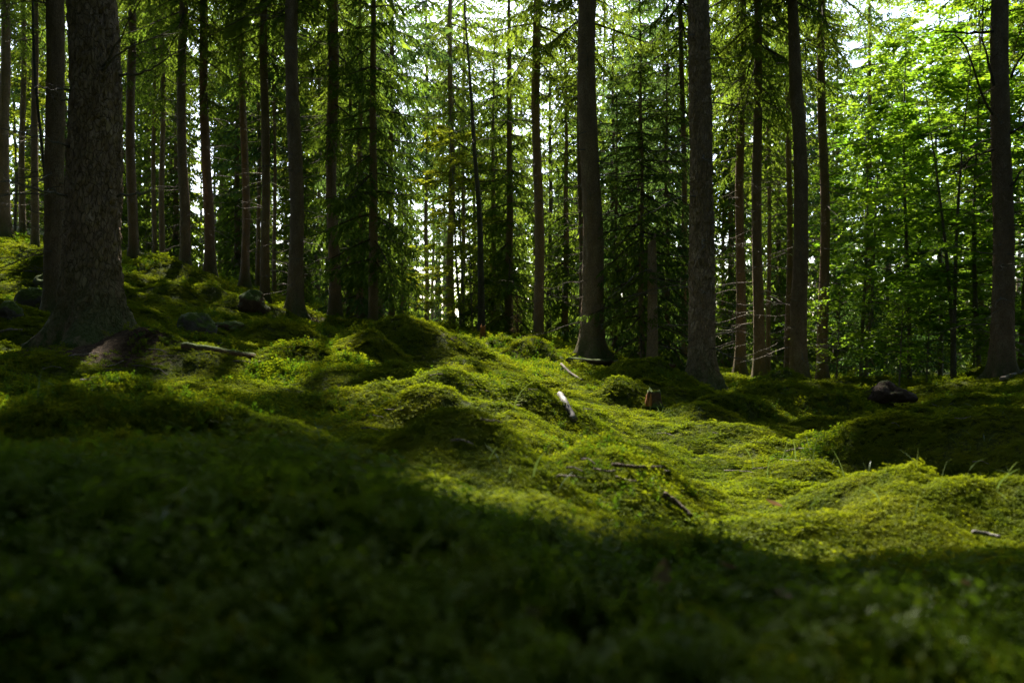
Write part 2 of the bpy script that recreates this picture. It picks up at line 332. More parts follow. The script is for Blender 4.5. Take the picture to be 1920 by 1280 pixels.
open_px([(230, 640), (480, 620), (640, 650), (640, 720), (300, 740)], False, .25, 1.6)
open_px([(230, 500), (330, 495), (350, 560), (230, 580)], False, .0, 1.6)
open_px([(300, 700), (520, 690), (640, 740), (560, 790), (340, 780)], False, .3, 2.0)
open_px([(-40, 640), (760, 640), (720, 770), (400, 812), (200, 780), (-40, 820)], False, .42, 1.9)
open_px([(600, 880), (940, 890), (960, 985), (640, 965)], False, .45, 5.5)
open_px([(20, 735), (60, 700), (70, 745)], True)
open_px([(1320, 735), (1560, 728), (1720, 800), (1900, 790), (1920, 880), (1700, 900), (1500, 800)], False, .28, 1.6)
open_xy([(-2.6, 12), (4.5, 12), (6, 30), (-4, 32)], -.8, .55)
open_xy([(3.5, 13), (13, 9), (18, 27), (5, 27)], -.7, .6, 41)
open_xy([(-40, 26), (40, 24), (40, 66), (-40, 66)], -.5, .45, 51)
open_xy([(-14, 17), (-4, 15), (-4, 27), (-18, 27)], -.08, .5, 61)
open_px([(380, 862), (700, 868), (960, 905), (975, 965), (640, 955), (420, 900)], False, .38, 6.0)
_b = OPEN.copy()                                     # ragged edges: the shaped gaps throw broken sun patches, not one straight shadow line
for _ax in (0, 1):
    _b = sum(np.roll(_b, k, _ax) for k in range(-3, 4))/7
OPEN = (_b+.42*noise2(_gx, _gy, 2.6, 71)+.25*noise2(_gx, _gy, 6.5, 72) > .30)*1.0
_d = OPEN.copy()
for _i, _j in ((2, 0), (-2, 0), (0, 2), (0, -2), (1, 1), (-1, -1), (1, -1), (-1, 1)): _d = np.maximum(_d, np.roll(np.roll(OPEN, _i, 0), _j, 1))
OPEN_WIDE = _d
def is_open(P, wide=False):
    u, v = sunplane(P); i = ((u-GX0)/GR).astype(int); j = ((v-GY0)/GR).astype(int)
    ok = (i >= 0) & (i < GNX) & (j >= 0) & (j < GNY)
    r = np.zeros(len(P)); r[ok] = (OPEN_WIDE if wide else OPEN)[j[ok], i[ok]]; return r > .5

# ------------------------------------------------------------------ spruce branches and crowns
def spruce_branch(L, r, sp, ss, sl, wd, hang=1.0):
    g = G(); t = np.linspace(0, 1, 7); a = r.uniform(.12, .34); b = r.uniform(.25, .6); sw = r.uniform(-.12, .12)
    def ax(t): return np.stack([L*t*(1-.08*t), L*sw*t*t, L*(-a*t**1.4+b*np.clip(t-.55, 0, 1)**2)], -1)
    ta = t if sp < .08 else np.linspace(0, 1, 4); V, T = tube(ax(ta), np.linspace(.011+.006*L, .003, len(ta)), 4 if sp < .08 else 3, False); g.add(V, T, 1)
    nb = max(4, int(L*.9/sp)); tb = np.linspace(.10, 1, nb)+r.uniform(-.3, .3, nb)*.9/nb
    side = np.where(np.arange(nb) % 2 == 0, 1, -1)*1.0
    l = (np.minimum(.34*L, .62)*np.clip(1.08-tb, 0, 1)**.75*np.clip((tb+.05)/.3, .3, 1)+.07)*r.uniform(.65, 1.25, nb)
    an = np.radians(r.uniform(42, 70, nb)); hg = hang*r.uniform(.15, .95, nb)
    D0 = nrm(np.stack([np.cos(an), side*np.sin(an), -hg*.6], -1)); D1 = nrm(D0+np.stack([np.zeros(nb), np.zeros(nb), -hg*.9], -1))
    P0 = ax(np.clip(tb, 0, 1))
    wn_ = wd
    Vd, Td = diamonds(P0, D0+D1, l, np.full(nb, wn_*1.1), r.normal(size=(nb, 3))); g.add(Vd, Td, 0)
    PP, DD, LL = [], [], []
    for i in range(nb):
        m = max(2, int(l[i]/ss)); s = (np.arange(m)+r.uniform(.2, .8, m))/m
        pos = P0[i]+(D0[i]*s[:, None]*(1-.5*s[:, None])+D1[i]*.5*s[:, None]**2)*l[i]
        dr = D0[i]*(1-s[:, None])+D1[i]*s[:, None]; sd_ = nrm(np.cross(dr, np.array([0, 0, 1.0])))
        sg = np.where(np.arange(m) % 2 == 0, 1, -1)[:, None]
        PP.append(pos); DD.append(dr+sg*sd_*r.uniform(.5, 1.0, (m, 1))+np.array([0, 0, -1])*hang*r.uniform(0, .7, (m, 1))+r.normal(size=(m, 3))*.12)
        LL.append(sl*(.75+.6*(1-s))*r.uniform(.7, 1.25, m))
    PP = np.concatenate(PP); DD = np.concatenate(DD); LL = np.concatenate(LL)
    Vd, Td = diamonds(PP, DD, LL, wn_*r.uniform(.75, 1.2, len(PP)), r.normal(size=PP.shape)+np.array([0, 0, 1.0]), .12); g.add(Vd, Td, 0)
    return g.arr()
LENS = (.5, .9, 1.4, 2.0, 2.7)
TPL = {}
def templates(key, sp, ss, sl, wd, hang, n=3):
    r = np.random.default_rng(sum(map(ord, key)))
    TPL[key] = [[spruce_branch(L, r, sp, ss, sl, wd, hang) for _ in range(n)] for L in LENS]
templates('fine', .050, .032, .075, .024, 1.5); templates('mid', .055, .036, .10, .036, 1.6); templates('far', .10, .080, .16, .066, 1.3)
templates('coarse', .17, .20, .36, .21, .5); templates('block', .28, .38, .62, .36, .5, 5)
def place_branches(key, spec, r):
    """spec rows: z, azimuth, pitch, length -> one triangle soup, plus which branch each face belongs to"""
    g = G(); ids = []
    for i, (z, az, pit, L) in enumerate(spec):
        k = int(np.argmin([abs(L-q) for q in LENS])); V, T, M = TPL[key][k][r.integers(len(TPL[key][k]))]
        s = L/LENS[k]; ca, sa, cp, sp = math.cos(az), math.sin(az), math.cos(pit), math.sin(pit)
        R = np.array([[ca, -sa, 0], [sa, ca, 0], [0, 0, 1]])@np.array([[cp, 0, -sp], [0, 1, 0], [sp, 0, cp]])
        if r.random() < .5: V = V*np.array([1, -1, 1], np.float32)
        g.add((V*s)@R.T+np.array([0, 0, z]), T, M); ids.append(np.full(len(T), i))
    V, T, M = g.arr(); return V.astype(np.float32), T, M, np.concatenate(ids)
def young_spec(H, R, r, z0=.15, dz=.26, n=(3, 6)):
    sp = []; z = z0
    while z < H-.15:
        f = 1-z/H; m = r.integers(*n); a0 = r.uniform(0, 6.28)
        for j in range(m):
            L = max(.2, R*(f**.75)*r.uniform(.65, 1.15)); sp.append((z+r.uniform(-.06, .06), a0+j*6.283/m+r.uniform(-.3, .3), rad(-20+48*(1-f)**1.5+r.uniform(-20, 18)), L))
        z += dz*r.uniform(.75, 1.3)*(1 if f > .3 else .7)
    return sp
def mature_spec(r, z1=5.6, dz=.36, R=2.1):
    sp = []; z = 0.0
    while z < z1:
        w = min(1, .35+z/3); m = max(1, int(r.integers(2, 6)*w+.5)); a0 = r.uniform(0, 6.28)
        for j in range(m):
            sp.append((z+r.uniform(-.08, .08), a0+j*6.283/m+r.uniform(-.5, .5), rad(-20+r.uniform(-20, 20)), R*w*r.uniform(.55, 1.15)))
        z += dz*r.uniform(.7, 1.3)
    return sp
def top_spec(r, z0, H, R, k=1.0):
    sp = []; z = z0
    while z < H-.3:
        f = (H-z)/(H-z0); m = r.integers(5, 7); a0 = r.uniform(0, 6.28)
        for j in range(m): sp.append((z, a0+j*6.283/m+r.uniform(-.3, .3), rad(-15+35*(1-f)+r.uniform(-18, 16)), max(.4, R*(.25+.75*f)*r.uniform(.8, 1.15))))
        z += r.uniform(.5, .8)*k
    return sp
SHARED = {}
def variants(key, n, fn):
    SHARED[key] = []
    for i in range(n):
        r = np.random.default_rng(100+17*i+sum(map(ord, key))); SHARED[key].append([*fn(r, i), {}])
variants('young', 3, lambda r, i: place_branches('mid' if i else 'fine', young_spec((5.5, 9.5, 12)[i], (1.35, 1.7, 2.0)[i], r, dz=(.22, .38, .42)[i], n=((4, 7), (3, 6), (3, 6))[i]), r))
variants('mature', 3, lambda r, i: place_branches('fine', mature_spec(r, dz=.40), r))
variants('farfull', 3, lambda r, i: place_branches('far', mature_spec(r, 4.0, .45, 1.7)+top_spec(r, 4.0, 15, 1.9, 1.25), r))
variants('faryoung', 3, lambda r, i: place_branches('far', young_spec((5, 8, 11)[i], (1.2, 1.6, 1.9)[i], r), r))
def crown(name, key, idx, parent, off=(0, 0, 0), rz=0.0, sc=1.0, matn=None, byface=False, protect=False):
    """foliage part: shares its mesh, unless part of it would stand in a sun gap of the canopy, when it gets its own mesh without those branches"""
    V, T, M, ids, cache = SHARED[key][idx % len(SHARED[key])]
    matn = matn or M_NEEDLE
    base = np.array(parent.location)+np.array(off); c, s = math.cos(rz), math.sin(rz)
    cen = V[T[:, 0]]*sc; cw = np.stack([c*cen[:, 0]-s*cen[:, 1], s*cen[:, 0]+c*cen[:, 1], cen[:, 2]], -1)+base
    op = is_open(cw); keep = None
    op &= cw[:, 2] > EYE+.40*cw[:, 1]
    if not protect and op.mean() > .07:
        high = cw[:, 2] > EYE+.40*cw[:, 1]
        if byface: keep = ~(op & high & (np.random.default_rng(3).random(len(op)) < .97))
        else:
            nb = ids.max()+1; fr = np.bincount(ids, op & high, nb)/np.maximum(np.bincount(ids, minlength=nb), 1)
            bad = fr > .35; keep = ~bad[ids]
            if keep.mean() > .97: keep = None
            elif keep.mean() < .02: return None
    if keep is None:
        if matn.name not in cache: cache[matn.name] = mesh_np(name, V, T, M, (matn, M_WOOD))
        me = cache[matn.name]
    else:
        T2 = T[keep]; u, inv = np.unique(T2, return_inverse=True); me = mesh_np(name, V[u], inv.reshape(-1, 3), M[keep], (matn, M_WOOD))
    o = obj(name, me, parent, off); o.rotation_euler = (0, 0, rz); o.scale = (sc,)*3
    return o
def crown_top(parent, z0, H, R, seed, matn=None, lean=(0, 0)):  # upper crown out of view, sized to shade the foreground and cut for sun
    r = np.random.default_rng(seed); V, T, M, ids = place_branches('coarse', top_spec(r, z0, H, R, .75 if parent.location[1] < 18.2 else 1.0), r)
    V = V+np.stack([lean[0]*V[:, 2], lean[1]*V[:, 2], V[:, 2]*0], -1).astype(np.float32)
    op = is_open(V[T].mean(1)+np.array(parent.location), True); keep = ~(op & (r.random(len(op)) < .97))
    T2 = T[keep]
    if not len(T2): return
    u, inv = np.unique(T2, return_inverse=True)
    return obj('crown', mesh_np('crown', V[u], inv.reshape(-1, 3), M[keep], (matn or M_NEEDLE, M_WOOD)), parent)

# ------------------------------------------------------------------ trunks
def trunk_mesh(r0, H, lean, seed, sides=14, fine=False, bend=0.0, m=None, flare=1.0, top=None):
    r = np.random.default_rng(seed)
    zs = np.concatenate([np.linspace(-.5, 1.0, 70 if fine else 28 if sides > 20 else 12), np.linspace(1.0, 5.5, 190 if fine else 60 if sides > 20 else 14)[1:], np.linspace(5.5, H, 10)[1:]]) if top is None else np.concatenate([np.linspace(-.4, 1, 24), np.linspace(1, top, 24)[1:]])
    a = np.linspace(0, 2*np.pi, sides, endpoint=False); Z, A = np.meshgrid(zs, a, indexing='ij')
    zc = np.clip(Z, 0, None); R = r0*np.clip(1-.93*(zc/H)**.95, .05, 1)
    fl = 1+flare*(.55*np.exp(-zc/.15)+.20*np.exp(-zc/.45))
    k = r.integers(4, 7); ph = r.uniform(0, 6.28, 3)
    lob = 1+flare*np.exp(-zc/.32)*(.16*np.cos(k*A+ph[0])+.12*np.cos((k-2)*A+ph[1]))
    R = R*fl*lob
    q = np.stack([np.cos(A)*r0, np.sin(A)*r0, Z], -1)
    R = R+r0*.07*noise(q*np.array([3/r0*.25, 3/r0*.25, 1.3]), seed % 97)
    if fine:
        pl = noise(q*np.array([42, 42, 15]), 3); pl2 = noise(q*np.array([90, 90, 38]), 4); rid = 1-np.abs(noise(q*np.array([26, 26, 9])+pl[..., None]*.3, 6))*2
        R = R+.018*np.clip(pl, -.5, .5)+.005*pl2-.018*np.clip(rid, 0, 1)**2+.012*np.exp(-zc/.5)*noise(q*np.array([12, 12, 3]), 9)
    else:
        R = R+.05*r0*noise(q*np.array([30, 30, 9]), 5)+(.06*r0*noise(q*np.array([45, 45, 22]), 8) if sides > 20 else 0)
    wob = (.1 if fine else .35)*r0*np.sin(Z*.9+ph[2])*np.clip(Z/2, 0, 1); wy = r0*.35*np.cos(Z*.7+ph[0])*np.clip(Z/2, 0, 1)
    X = R*np.cos(A)+lean[0]*zc+wob+bend*np.sin(np.clip(zc/4.5, 0, 1)*np.pi)
    Y = R*np.sin(A)+lean[1]*zc+wy
    if top is not None: Z = np.where(Z >= top-1e-3, Z+.25*noise(q*8, 3)+.12*np.cos(A), Z)
    V = np.stack([X, Y, Z], -1).reshape(-1, 3); n = len(zs)
    i = np.arange(n-1)[:, None]*sides; j = np.arange(sides)[None]; kk = (j+1) % sides
    T = np.concatenate([np.stack([i+j, i+kk, i+sides+kk], -1).reshape(-1, 3), np.stack([i+j, i+sides+kk, i+sides+j], -1).reshape(-1, 3)])
    c = len(V); V = np.concatenate([V, V[-sides:].mean(0, keepdims=True)-np.array([[0, 0, .05 if top else 0]])])
    jj = np.arange(sides); T = np.concatenate([T, np.stack([(n-1)*sides+jj, (n-1)*sides+(jj+1) % sides, jj*0+c], -1)])
    return mesh_np('trunk', V, T, None, (m or M_BARK,), True)
def twig(P0, az, L, r, r0=.007, sub=4, pit=-.1, sides=4):
    g = G(); t = np.linspace(0, 1, 7); d = np.array([math.cos(az), math.sin(az), 0]); s = np.array([-d[1], d[0], 0])
    pts = P0+L*(t[:, None]*d+np.outer(t*t*r.uniform(-.15, .15)+.03*np.sin(t*9+r.uniform(0, 6)), s)+np.outer(pit*t+r.uniform(-.25, .2)*t*t+.02*np.sin(t*8+r.uniform(0, 6)), [0, 0, 1]))
    g.add(*tube(pts, np.linspace(r0, r0*.3, 7), sides, False))
    for i in range(sub):
        q = r.integers(2, 6); a2 = az+r.choice([-1, 1])*r.uniform(.5, 1.1); l = L*r.uniform(.15, .4)*(1.1-t[q])
        u = np.linspace(0, 1, 4)[:, None]; e = np.array([math.cos(a2), math.sin(a2), r.uniform(-.5, .3)])
        g.add(*tube(pts[q]+u*l*e+u*u*l*np.array([0, 0, r.uniform(-.3, .2)]), np.linspace(r0*.5, r0*.2, 4), 3, False))
    V, T, _ = g.arr(); return V, T
TWIGM = []
for i in range(10):
    r = np.random.default_rng(50+i); V, T = twig(np.zeros(3), 0.0, r.uniform(.45, 1.2), r, r.uniform(.006, .011), r.integers(2, 6), r.uniform(-.25, .15)); TWIGM.append(mesh_np('dead_branch', V, T, None, (M_TWIG,), True))
TWIGS = []
for i in range(3):
    r = np.random.default_rng(50+i); g = G(); z = .7
    while z < 7.5:
        for j in range(r.integers(1, 4)):
            V, T = twig(np.array([0, 0, z+r.uniform(-.05, .05)]), r.uniform(0, 6.28), r.uniform(.35, 1.15)*(.6+.08*z), r, r.uniform(.0055, .01), r.integers(2, 4), r.uniform(-.25, .15), 3); g.add(V, T)
        z += r.uniform(.2, .5)
    V, T, _ = g.arr(); TWIGS.append(mesh_np('dead_twigs', V, T, None, (M_TWIG,), True))
def dead_branches(t, rr, lean, r, zmax, z=.6):
    while z < zmax:
        for j in range(r.integers(1, 4)):
            az = r.uniform(0, 6.28); o = obj('dead_branch', TWIGM[r.integers(len(TWIGM))], t, (lean[0]*z+.6*rr*math.cos(az), lean[1]*z+.6*rr*math.sin(az), z+r.uniform(-.06, .06)))
            k = r.uniform(.6, 1.15); o.scale = (k, k, k); o.rotation_euler = (r.uniform(-.3, .3), r.uniform(-.15, .2), az)
        z += r.uniform(.12, .32)
trees = []   # x, y, radius for litter
def spruce(px, pxt, w, d, label, group=None, fine=False, bend=0.0, live=4.5, key='mature', needle=None, seed=None, H=None, m=None, top_R=2.3, name='spruce_tree', twigs=True, cat='spruce', lv=True):
    seed = seed or int(px*7+d*13); r = np.random.default_rng(seed)
    x = (px-960)/F*d; y = d; z = g1(x, y); rr = w*d/F/2; trees.append((x, y, rr))
    H = H or r.uniform(18, 22); zt = EYE+640/F*d; lean = ((pxt-px)/F*d/(zt-z), r.uniform(-.006, .006))
    t = thing(name, label, cat, (x, y, z), group)
    obj('trunk', trunk_mesh(rr, H, lean, seed, 96 if fine else (30 if w > 25 else 12), fine, bend, m or (M_BARKBIG if fine else M_BARK), flare=1.45 if w > 90 else 1.35 if w > 25 else 1.0 if w > 16 else .6), t)
    if twigs and d <= 20.6: dead_branches(t, rr, lean, r, EYE-z+.40*d)
    elif twigs:
        k = obj('dead_twigs', TWIGS[seed % 3], t); k['kind'] = 'stuff'; k.rotation_euler = (0, 0, r.uniform(0, 6.28)); s = r.uniform(.8, 1.1); k.scale = (s, s, 1); k.location = (lean[0]*3, 0, r.uniform(-.3, .2))
    if lv:
        if key == 'mature':
            o = crown('lower_branches', 'mature', seed, t, (lean[0]*live, 0, live), r.uniform(0, 6.28), r.uniform(.85, 1.1), needle)
            crown_top(t, live+4.4, H, top_R, seed, needle, lean)
        else:
            crown('crown', key, seed, t, (lean[0]*live, 0, live), r.uniform(0, 6.28), r.uniform(.9, 1.15), needle, byface=True)
    return t

GL = 'spruces standing on the left-hand rise'; GR_ = 'spruces along the right side of the clearing'
big = spruce(172, 168, 100, 7.5, 'massive old spruce in the left foreground with rough plated bark and a wide root mound', fine=True, live=7.0, H=23, twigs=False, top_R=4.0)
spruce(104, 102, 38, 11.2, 'stout spruce just behind the left side of the massive old spruce', live=6.5, top_R=3.4)
spruce(8, 7, 22, 23, 'dark spruce trunk cut by the left edge of the photo', GL, live=5)
spruce(42, 42, 12, 26, 'slim spruce between the trunk on the left photo edge and the pole-thin pair of trunks', GL, live=4.5)
spruce(66, 64, 14, 20, 'pole-like dark spruce just left of the stout one, a pale bent sapling at its side', GL, live=5)
spruce(250, 245, 19, 22, 'first spruce to the right of the massive old trunk, set back on the mossy rise', GL, live=4.5)
spruce(290, 288, 9, 27, 'thinner left one of two pale thin spruces close together on the left rise', GL, live=3.5)
spruce(305, 303, 11, 25, 'thicker right one of two pale thin spruces close together on the left rise', GL, live=4)
spruce(347, 343, 20, 20, 'straight dark spruce standing above and behind the dark mossy boulder', GL, live=4.2)
spruce(394, 380, 20, 20.5, 'dark spruce leaning slightly left with a lit needle spray on its upper trunk', GL, live=3.8)
spruce(459, 456, 17, 21.5, 'dark spruce just left of the reddish trunk behind the mossy root hummock', GL, live=4.6)
spruce(497, 495, 18, 19.5, 'reddish-brown spruce rising from behind the mossy root hummock', GL, live=5, top_R=3.3, H=27)
spruce(553, 551, 28, 17.5, 'thick spruce with a broad dark root flare on the crest of the left rise', GL, live=5.6, top_R=3.6, H=29)
spruce(628, 622, 24, 20, 'dark spruce wrapped in hanging branches left of the dense dark spruce foliage', GL, live=3.6, top_R=3.4, H=28)
spruce(714, 714, 12, 27, 'left one of a slim pair under the dense dark foliage beside the bright gap', GL, live=3.5, needle=M_NEEDLE_D)
spruce(734, 733, 12, 25.5, 'right one of a slim pair under the dense dark foliage beside the bright gap', GL, live=3.5, needle=M_NEEDLE_D)
GC = 'trees around the bright gap in the middle'
spruce(800, 800, 9, 33, 'thin black spruce alone in the bright hazy gap at the end of the moss path', GC, live=4.5, key='farfull', needle=M_NEEDLE_D)
spruce(846, 845, 15, 27, 'grey spruce on the right of the bright gap, thickest of the trunks there', GC, live=4.4)
spruce(867, 870, 9, 30, 'thin grey spruce next to the thickest trunk of the bright gap', GC, live=4, key='farfull')
spruce(902, 874, 14, 22, 'bent dark tree curving up leftwards from the end of the lit moss path', GC, bend=.10, live=4.5, lv=False, m=M_SMOOTH, name='bent_tree', cat='tree', H=9)
spruce(1010, 1006, 19, 20, 'straight dark spruce in front of the sunlit drooping branches at the centre', GC, live=5.2, top_R=3.6, H=29)
spruce(1029, 1034, 10, 24, 'pale thin trunk half hidden just right of the straight dark centre spruce', GC, live=4.5, lv=False, m=M_SMOOTH, H=12)
spruce(1108, 1105, 40, 14.5, 'thick spruce right of centre with a second trunk showing behind its left side', GR_, live=6, top_R=4.2, H=27)
spruce(1092, 1089, 15, 19, 'narrower trunk showing behind the left side of the thick spruce right of centre', GR_, live=5)
spruce(1284, 1278, 12, 18, 'slim spruce just left of the thickest trunk on the right, half behind it', GR_, live=4.8)
spruce(1318, 1311, 52, 12.3, 'thickest spruce of the right side, behind the low stump with orange broken wood', GR_, fine=True, live=6, top_R=3.4)
spruce(1387, 1391, 20, 19, 'grey-brown spruce right of the thickest right-hand trunk, first in a close row of five', GR_, live=4.5)
spruce(1424, 1418, 22, 17.5, 'dark spruce with a kinked foot, second in the close row of five on the right', GR_, live=4.8)
spruce(1441, 1440, 9, 22, 'very thin trunk tight against the right side of the spruce with a kinked foot', GR_, live=3.8, key='farfull')
spruce(1477, 1481, 13, 21, 'thin spruce showing just left of the smooth straight trunk in the right-hand row', GR_, live=6.4)
spruce(1500, 1492, 31, 16.2, 'smooth straight dark spruce, thickest of the close row right of the biggest trunk', GR_, live=6.6)
spruce(1543, 1541, 21, 18.5, 'spruce with leafy sprays crossing it, last of the right-hand row before the broadleaf thicket', GR_, live=6.4)
spruce(1880, 1878, 40, 14.5, 'big spruce near the right edge with side branches and a lit right flank', GR_, fine=False, live=6.2)
spruce(1917, 1938, 14, 18, 'leaning dark trunk at the right photo edge behind the big spruce', GR_, live=5)

# the long dead branches of the nearest spruces, each picked out against the light
def px_branch(parent, pts, d, r0, label=None, name='dead_branch', m=None):
    P = np.array([px2w(a, b, d+dd)-np.array(parent.location) for a, b, dd in pts]); n = 12
    t = np.linspace(0, len(P)-1, n); Q = np.stack([np.interp(t, np.arange(len(P)), P[:, k]) for k in range(3)], -1)
    Q[1:-1] = (Q[:-2]+2*Q[1:-1]+Q[2:])/4; rr = np.random.default_rng(int(abs(pts[0][0]*3+pts[0][1])))
    Q += rr.normal(size=Q.shape)*.006; g = G(); g.add(*tube(Q, np.linspace(r0, r0*.3, n), 6))
    for q in range(2, n-1):
        if rr.random() < .7:
            dr = Q[q+1]-Q[q]; dr = dr/np.linalg.norm(dr); e = nrm(dr+rr.normal(size=3)*.8); l = rr.uniform(.08, .3)
            g.add(*tube(Q[q]+np.linspace(0, 1, 4)[:, None]*e*l, np.linspace(r0*.35, r0*.12, 4), 3, False))
    V, T, _ = g.arr(); o = obj(name, mesh_np(name, V, T, None, (m or M_TWIG,), True), parent)
    if label: o['label'] = label
for pts in [[(190, 130, 0), (205, 108, -.05), (232, 60, -.15), (265, 0, -.3), (285, -50, -.4)], [(190, 135, 0), (215, 108, -.1), (255, 82, -.3), (318, 56, -.5)],
            [(225, 141, 0), (270, 138, -.1), (300, 118, -.3), (345, 90, -.5)], [(130, 275, 0), (90, 262, -.2), (40, 250, -.4), (-20, 236, -.6)],
            [(125, 367, 0), (80, 358, -.3), (30, 345, -.5), (-20, 338, -.6)], [(220, 368, 0), (262, 364, -.2), (288, 360, -.3)], [(130, 170, 0), (100, 168, -.2), (60, 160, -.4)]]:
    px_branch(big, pts, 7.4, .011)
rt = [o for o in COL.objects if o.get('label', '').startswith('big spruce near the right edge')][0]
for pts in [[(1895, 145, 0), (1912, 110, 0), (1935, 90, 0)], [(1862, 215, 0), (1845, 190, -.1), (1815, 90, -.2), (1790, 60, -.3), (1755, 75, -.4)], [(1895, 250, 0), (1920, 235, 0), (1940, 225, 0)],
            [(1865, 280, 0), (1820, 295, .2), (1790, 330, .3)], [(1895, 350, 0), (1915, 320, 0), (1935, 300, 0)], [(1862, 160, 0), (1852, 110, 0), (1840, 70, .1), (1845, -10, .2)], [(1862, 60, 0), (1800, 62, 0), (1740, 55, .2)]]:
    px_branch(rt, pts, 14.4, .022, name='side_branch', m=M_WOOD)

# young and branchy spruces
def young(px, d, key, idx, sc, label, group=None, needle=None, name='young_spruce', rz=None, protect=False, dz=0.0):
    x = (px-960)/F*d; z = g1(x, d); r = np.random.default_rng(int(px+d*31)); rz = r.uniform(0, 6.28) if rz is None else rz
    t = thing(name, label, 'spruce', (x, d, z-.05), group); H = ((5.5, 9.5, 12) if key == 'young' else (5, 8, 11))[idx]*sc
    P = np.stack([np.zeros(8), np.zeros(8), np.linspace(-.3, H, 8)], -1); P[1:, :2] += r.normal(size=(7, 2))*.015
    V, T = tube(P, np.linspace(.016*H**.8, .004, 8), 7, False); obj('trunk', mesh_np('trunk', V, T, None, (M_BARK,), True), t)
    crown('crown', key, idx, t, (0, 0, .1+dz), rz, sc, needle, byface=True, protect=protect); return t
GY = 'branchy young spruces among the trunks'
young(700, 19, 'young', 2, 1.0, 'dense dark spruce whose shaded branches hang left of the bright gap', GY, dz=1.3)
young(655, 23, 'young', 1, 1.0, 'shaded spruce behind the left flank of the dense dark spruce', GY, dz=.9)
young(955, 24, 'young', 2, 1.05, 'tall spruce with sunlit drooping yellow-green branches at the centre', GY)
young(925, 26, 'young', 1, 1.05, 'lit spruce between the bent dark tree and the sunlit drooping branches', GY)
young(1005, 28, 'young', 2, 1.0, 'spruce glowing behind the straight dark centre trunk', GY)
young(1110, 27, 'young', 1, 1.1, 'spruce hidden mostly by the thick trunk right of centre', GY)
young(1180, 28, 'faryoung', 2, 1.1, 'light spruce seen above the deep green young spruce', GY)
young(1060, 23, 'young', 1, 1.0, 'half-lit spruce behind the thick trunk right of centre', GY)
young(1202, 14.35, 'young', 0, .95, 'deep green young spruce reaching a lit branch over the bare broken trunk', GY)
young(1155, 17.6, 'young', 0, 1.0, 'dense dark young spruce low in the shade left of the bare broken trunk', GY, M_NEEDLE_D)
young(1250, 17, 'young', 0, 1.05, 'dense dark young spruce low in the shade right of the bare broken trunk', GY, M_NEEDLE_D)
young(1200, 20, 'young', 1, 1.0, 'shaded spruce rising straight behind the bare broken trunk', GY, M_NEEDLE_D)
young(675, 21, 'young', 1, 1.05, 'drooping dark spruce tangled with the left side of the dense dark spruce', GY, M_NEEDLE_D)
young(1150, 21, 'young', 1, .95, 'dark spruce filling the shade between the two thickest right-hand trunks', GY, M_NEEDLE_D)
young(1250, 24, 'young', 2, .95, 'tall shaded spruce between the bare broken trunk and the thickest right-hand trunk', GY, M_NEEDLE_D)
young(1630, 23, 'young', 2, 1.0, 'spruce with thin grey-green drooping branches over the broadleaf thicket', GY, M_NEEDLE_D)
young(1370, 27, 'faryoung', 2, 1.0, 'pale spruce glimpsed between the thickest right trunk and the close row', GY)
young(1460, 29, 'faryoung', 2, 1.05, 'light green spruce glimpsed through the close right-hand row', GY)
young(1570, 29, 'faryoung', 2, 1.0, 'spruce behind the last trunk of the right-hand row', GY)
young(560, 28, 'faryoung', 1, 1.0, 'spruce in dappled light behind the thick spruce of the left crest', GY)
young(445, 29, 'faryoung', 2, 1.0, 'spruce in dappled light behind the reddish trunk', GY)
young(330, 31, 'faryoung', 2, 1.0, 'yellow-green spruce low between the pale thin pair and the straight dark trunk', GY)
young(205, 31, 'faryoung', 1, 1.1, 'spruce partly hidden by the right side of the massive trunk', GY)
young(60, 33, 'faryoung', 2, 1.0, 'spruce behind the thin trunks of the far left', GY)
young(780, 36, 'faryoung', 0, .9, 'small blue-green spruce in the hazy gap left of the black thin trunk', GY, M_NEEDLE_D)
young(825, 38, 'faryoung', 0, .8, 'small pale spruce in the hazy gap right of the black thin trunk', GY, M_NEEDLE_D)
young(755, 31, 'faryoung', 0, 1.0, 'low spruce bough mass under the dark foliage at the left of the gap', GY)
young(890, 31, 'faryoung', 1, .95, 'spruce in the light behind the bent dark tree', GY)
young(1700, 29, 'faryoung', 2, 1.1, 'dark spruce showing through the broadleaf thicket', GY, M_NEEDLE_D)
young(1840, 29, 'faryoung', 2, 1.1, 'spruce behind the broadleaf thicket beside the big right-edge trunk', GY)
dry = young(970, 19.5, 'faryoung', 0, .22, 'knee-high dry brownish spruce at the foot of the sunlit drooping branches', None, M_DRY, name='dry_sapling')

# deeper stand: slim trunks one behind the other
fr = np.random.default_rng(23)
def far_row(n, p0, p1, d0, d1, w, label, group, keyf=lambda i: 'farfull'):
    for i in range(n):
        px = p0+(p1-p0)*(i+fr.uniform(.15, .85))/n; d = fr.uniform(d0, d1)
        spruce(px, px+fr.uniform(-6, 6), fr.uniform(*w), d, label, group, live=fr.uniform(2.5, 5), key=keyf(i), needle=(None, M_NEEDLE_D)[fr.random() < .35], seed=int(1000+i*37+p0+d0*11), H=17, twigs=d < 32)
far_row(10, 10, 330, 30, 46, (6, 10), 'slim distant spruce trunk deep in the stand behind the far-left rise', 'distant spruces behind the far-left rise')
far_row(20, 400, 720, 26, 46, (6, 10), 'slim distant spruce trunk in the crowded stand behind the crest of the left rise', 'distant spruces behind the crest of the left rise')
far_row(8, 760, 1000, 38, 55, (4, 7), 'hair-thin far spruce trunk in the hazy light of the bright gap', 'far spruces in the bright gap')
far_row(7, 1040, 1300, 27, 44, (6, 9), 'slim distant spruce trunk behind the dark spruces right of centre', 'distant spruces right of centre')
far_row(9, 1340, 1570, 25, 44, (5, 9), 'slim distant spruce trunk seen through the close right-hand row', 'distant spruces behind the right-hand row')
